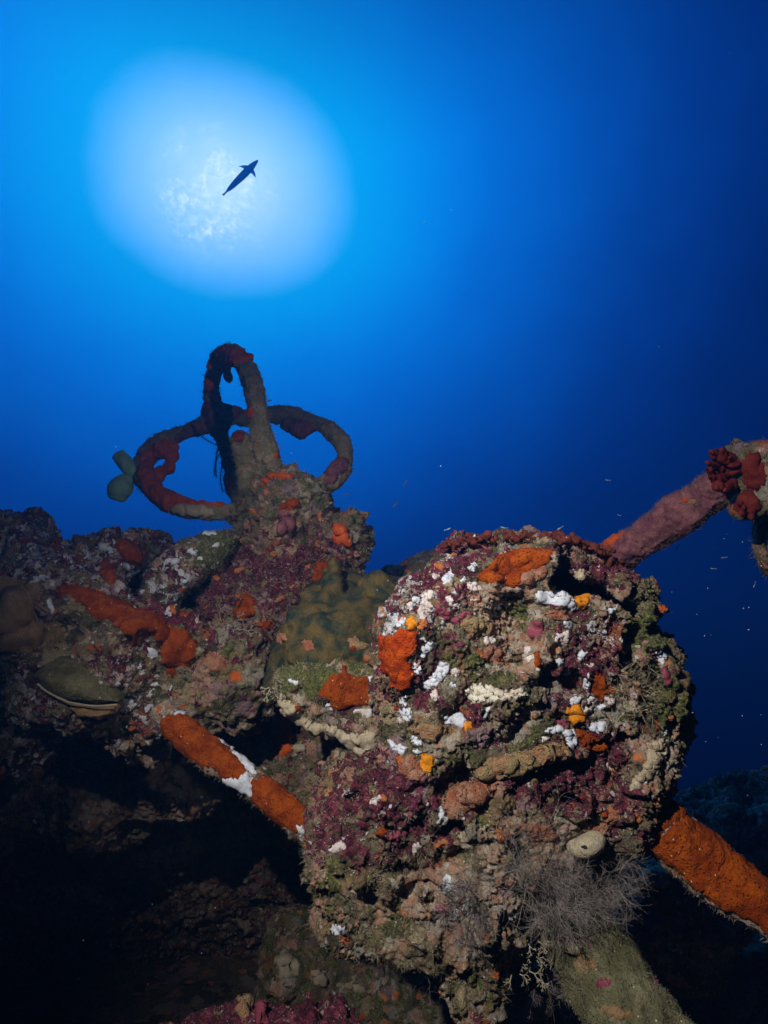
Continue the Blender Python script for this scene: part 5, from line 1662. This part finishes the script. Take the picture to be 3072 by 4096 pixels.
# ------------------------------------------------------------------ fish
def lathe_fish(name, axis_pts, depth, secs, label, cat, mat, fins=(), group=None, thick=.8, tilt=0.0):
    """one continuous body: axis from snout to tail fork in photo pixels, half widths per section, fins as flattened sheets grown from it"""
    a = np.array(axis_pts, float)
    n = 30
    A = spline(np.column_stack([a, np.linspace(0, 1, len(a))]), n)
    hw = np.interp(A[:, 2], [s[0] for s in secs], [s[1] for s in secs])
    ht = np.interp(A[:, 2], [s[0] for s in secs], [s[2] for s in secs])
    V, seg = [], 14
    dd = depth + tilt * (A[:, 2] - .5)
    T = np.gradient(A[:, :2], axis=0)
    T /= np.linalg.norm(T, axis=1)[:, None]
    for i in range(n):
        for k in range(seg):
            th = 2 * math.pi * k / seg
            px = A[i, 0] - T[i, 1] * hw[i] * math.cos(th)
            py = A[i, 1] + T[i, 0] * hw[i] * math.cos(th)
            V.append(cf(px, py, dd[i] + ht[i] * dd[i] / F * math.sin(th)))
    Q = []
    for i in range(n - 1):
        for k in range(seg):
            Q.append((i * seg + k, i * seg + (k + 1) % seg, (i + 1) * seg + (k + 1) % seg, (i + 1) * seg + k))
    Q.append(tuple(range(seg))[::-1])
    Q.append(tuple((n - 1) * seg + k for k in range(seg)))
    for fp in fins:
        base = len(V)
        m = len(fp)
        for s_ in (-1, 1):
            for i, (x, y) in enumerate(fp):
                V.append(cf(x, y, depth + s_ * (3 if i in (0, m - 1) else 1) * depth / F))
        Q.append(tuple(base + i for i in range(m)))
        Q.append(tuple(base + m + i for i in range(m))[::-1])
        for i in range(m):
            Q.append((base + i, base + m + i, base + m + (i + 1) % m, base + (i + 1) % m))
    W = wd(np.array(V))
    me = bpy.data.meshes.new(name)
    c = W.mean(0)
    me.from_pydata((W - c).tolist(), [], [list(q) for q in Q])
    me.update()
    import bmesh
    bm = bmesh.new()
    bm.from_mesh(me)
    bmesh.ops.recalc_face_normals(bm, faces=bm.faces)
    bm.to_mesh(me)
    bm.free()
    for p in me.polygons:
        p.use_smooth = len(p.vertices) == 4
    me.materials.append(M[mat])
    o = bpy.data.objects.new(name, me)
    COL.objects.link(o)
    o.location = c
    return tag(o, label, cat, group)


k = 250 / 1659
FX = lambda x, y: (850 + x * k, 600 + y * k)
lathe_fish('large_fish', [FX(1205, 272), FX(1010, 470), FX(760, 720), FX(520, 960), FX(400, 1080), FX(285, 1195)], 9.0,
           [(0, 3, 3), (.06, 8, 7), (.16, 13, 11), (.25, 15, 14), (.33, 16, 15), (.45, 14.5, 14), (.6, 11, 12), (.72, 8, 9), (.8, 5, 6), (.86, 3, 5), (.94, 3.4, 5), (1, 5.5, 6)],
           'lone large fish in dark blue silhouette against the bright sun patch', 'fish', 'fish_thin',
           fins=[[FX(965, 415), FX(900, 404), FX(820, 402), FX(690, 430), FX(780, 462), FX(850, 505), FX(880, 540)], [FX(1080, 505), FX(1120, 580), FX(1145, 660), FX(1150, 735), FX(1070, 650), FX(1000, 595), FX(970, 600)],
                 [FX(330, 1140), FX(262, 1160), FX(238, 1190), FX(285, 1185), FX(278, 1235), FX(320, 1195), FX(350, 1150)]])
SG = 'small fish hovering near the wreck'
TINY = [(1075, 1603, 24, 165, 1.75, 0, 'tiny dark fish just right of the arch of the ring'), (1387, 1978, 28, 155, 1.8, 0, 'tiny dark fish right of the hub, upper left of four'), (1425, 2048, 36, 40, 1.8, 0, 'tiny dark fish slanting down above the knob of the wheel base'),
        (1622, 1932, 28, 125, 1.8, 0, 'tiny dark fish highest over the gap right of the wheel'), (1582, 2018, 34, 310, 1.8, 0, 'tiny dark fish with a bright spot below the highest one over the gap'),
        (1792, 2116, 26, 160, 1.4, 1, 'pale tiny fish at the upper left of the block top'), (2015, 2110, 30, 10, 1.4, 1, 'pale tiny fish over the middle of the block top'), (2240, 2112, 26, 330, 1.4, 1, 'pale tiny fish over the right part of the block top'),
        (2430, 1920, 20, 10, 1.6, 1, 'pale tiny fish in open water above the pink pipe'), (2475, 2060, 14, 20, 1.6, 1, 'faint pale fish between block and pink pipe'), (2708, 2190, 22, 310, 1.6, 1, 'pale tiny fish just under the pink pipe'),
        (2896, 2230, 24, 355, 1.5, 1, 'brightest pale fish, nearest under the red lobes of the flange'), (2852, 2274, 22, 5, 1.5, 1, 'pale fish just below and left of the brightest one'), (3018, 2340, 24, 290, 1.6, 1, 'faint upright fish close to the right edge'),
        (2720, 1530, 16, 300, 1.8, 0, 'tiny dark fish alone high in the open water on the right'), (2800, 3245, 16, 20, 1.5, 1, 'tiny pale fish highest above the far rock slope'), (2760, 3255, 14, 290, 1.5, 1, 'tiny pale fish nearest the top of the orange pipe'), (2790, 3300, 14, 20, 1.5, 1, 'tiny pale fish over the far rock slope, lowest of the three')]
for (x, y, L, a, d, pale, lb) in TINY:
    ca, sa = math.cos(math.radians(a)), math.sin(math.radians(a))
    h = L / 2
    a0, a1 = (x - ca * h, y - sa * h), (x + ca * h, y + sa * h)
    tl = [(a1[0] - ca * 3, a1[1] - sa * 3), (a1[0] + ca * 4 - sa * 4, a1[1] + sa * 4 + ca * 4), (a1[0] + ca * 2, a1[1] + sa * 2), (a1[0] + ca * 4 + sa * 4, a1[1] + sa * 4 - ca * 4)]
    lathe_fish('small_fish', [a0, (x, y + 1), a1], d, [(0, .6, .6), (.15, L * .09, L * .06), (.35, L * .115, L * .08), (.7, L * .06, L * .05), (1, L * .02, L * .02)], lb, 'fish', 'fish_pale' if pale else 'fish_dark', [tl], SG)

# drifting particles
vs, fs = [], []
rs = np.random.default_rng(3)
OCT = np.array([[1, 0, 0], [-1, 0, 0], [0, 1, 0], [0, -1, 0], [0, 0, 1], [0, 0, -1]], float)
OF = [(0, 2, 4), (2, 1, 4), (1, 3, 4), (3, 0, 4), (2, 0, 5), (1, 2, 5), (3, 1, 5), (0, 3, 5)]
for i in range(90):
    zone = rs.integers(0, 5) % 4
    x, y = [(rs.uniform(0, 3072), rs.uniform(0, 4096)), (rs.uniform(2650, 3072), rs.uniform(2100, 3400)), (rs.uniform(300, 1500), rs.uniform(300, 1200)), (rs.uniform(0, 3072), rs.uniform(2900, 4096))][zone]
    d = rs.uniform(.6, 1.6)
    s = rs.uniform(1.0, 3.0) * d / F if zone != 1 else rs.uniform(1.5, 4.5) * d / F
    b = len(vs)
    vs.extend((P(x, y, d) + OCT * s * rs.uniform(.5, 1.3, 3)).tolist())
    fs.extend([[b + j for j in q] for q in OF])
o = add('drifting_particles', np.array(vs), fs, M['snow'], None, smooth=True)
tag(o, kind='stuff')

# ------------------------------------------------------------------ the water itself, as air-like haze
hm, t = new_mat('water_haze')
vol = t.n('ShaderNodeVolumePrincipled')
vol.inputs['Color'].default_value = (0.08, 0.36, 0.80, 1)
vol.inputs['Density'].default_value = 0.05
vol.inputs['Anisotropy'].default_value = 0.6
t.link(vol.outputs[0], t.n('ShaderNodeOutputMaterial').inputs['Volume'])
x, y0, y1, z0, z1 = 300, -300, 300, -40, 7.3
V = np.array([(sx * x, sy, sz) for sx in (-1, 1) for sy in (y0, y1) for sz in (z0, z1)], float)
o = add('haze', V, [(0, 1, 3, 2), (4, 6, 7, 5), (0, 4, 5, 1), (2, 3, 7, 6), (0, 2, 6, 4), (1, 5, 7, 3)], hm, None, smooth=False)
tag(o, kind='stuff')
print('script', round(time.time() - T0, 1), 's')
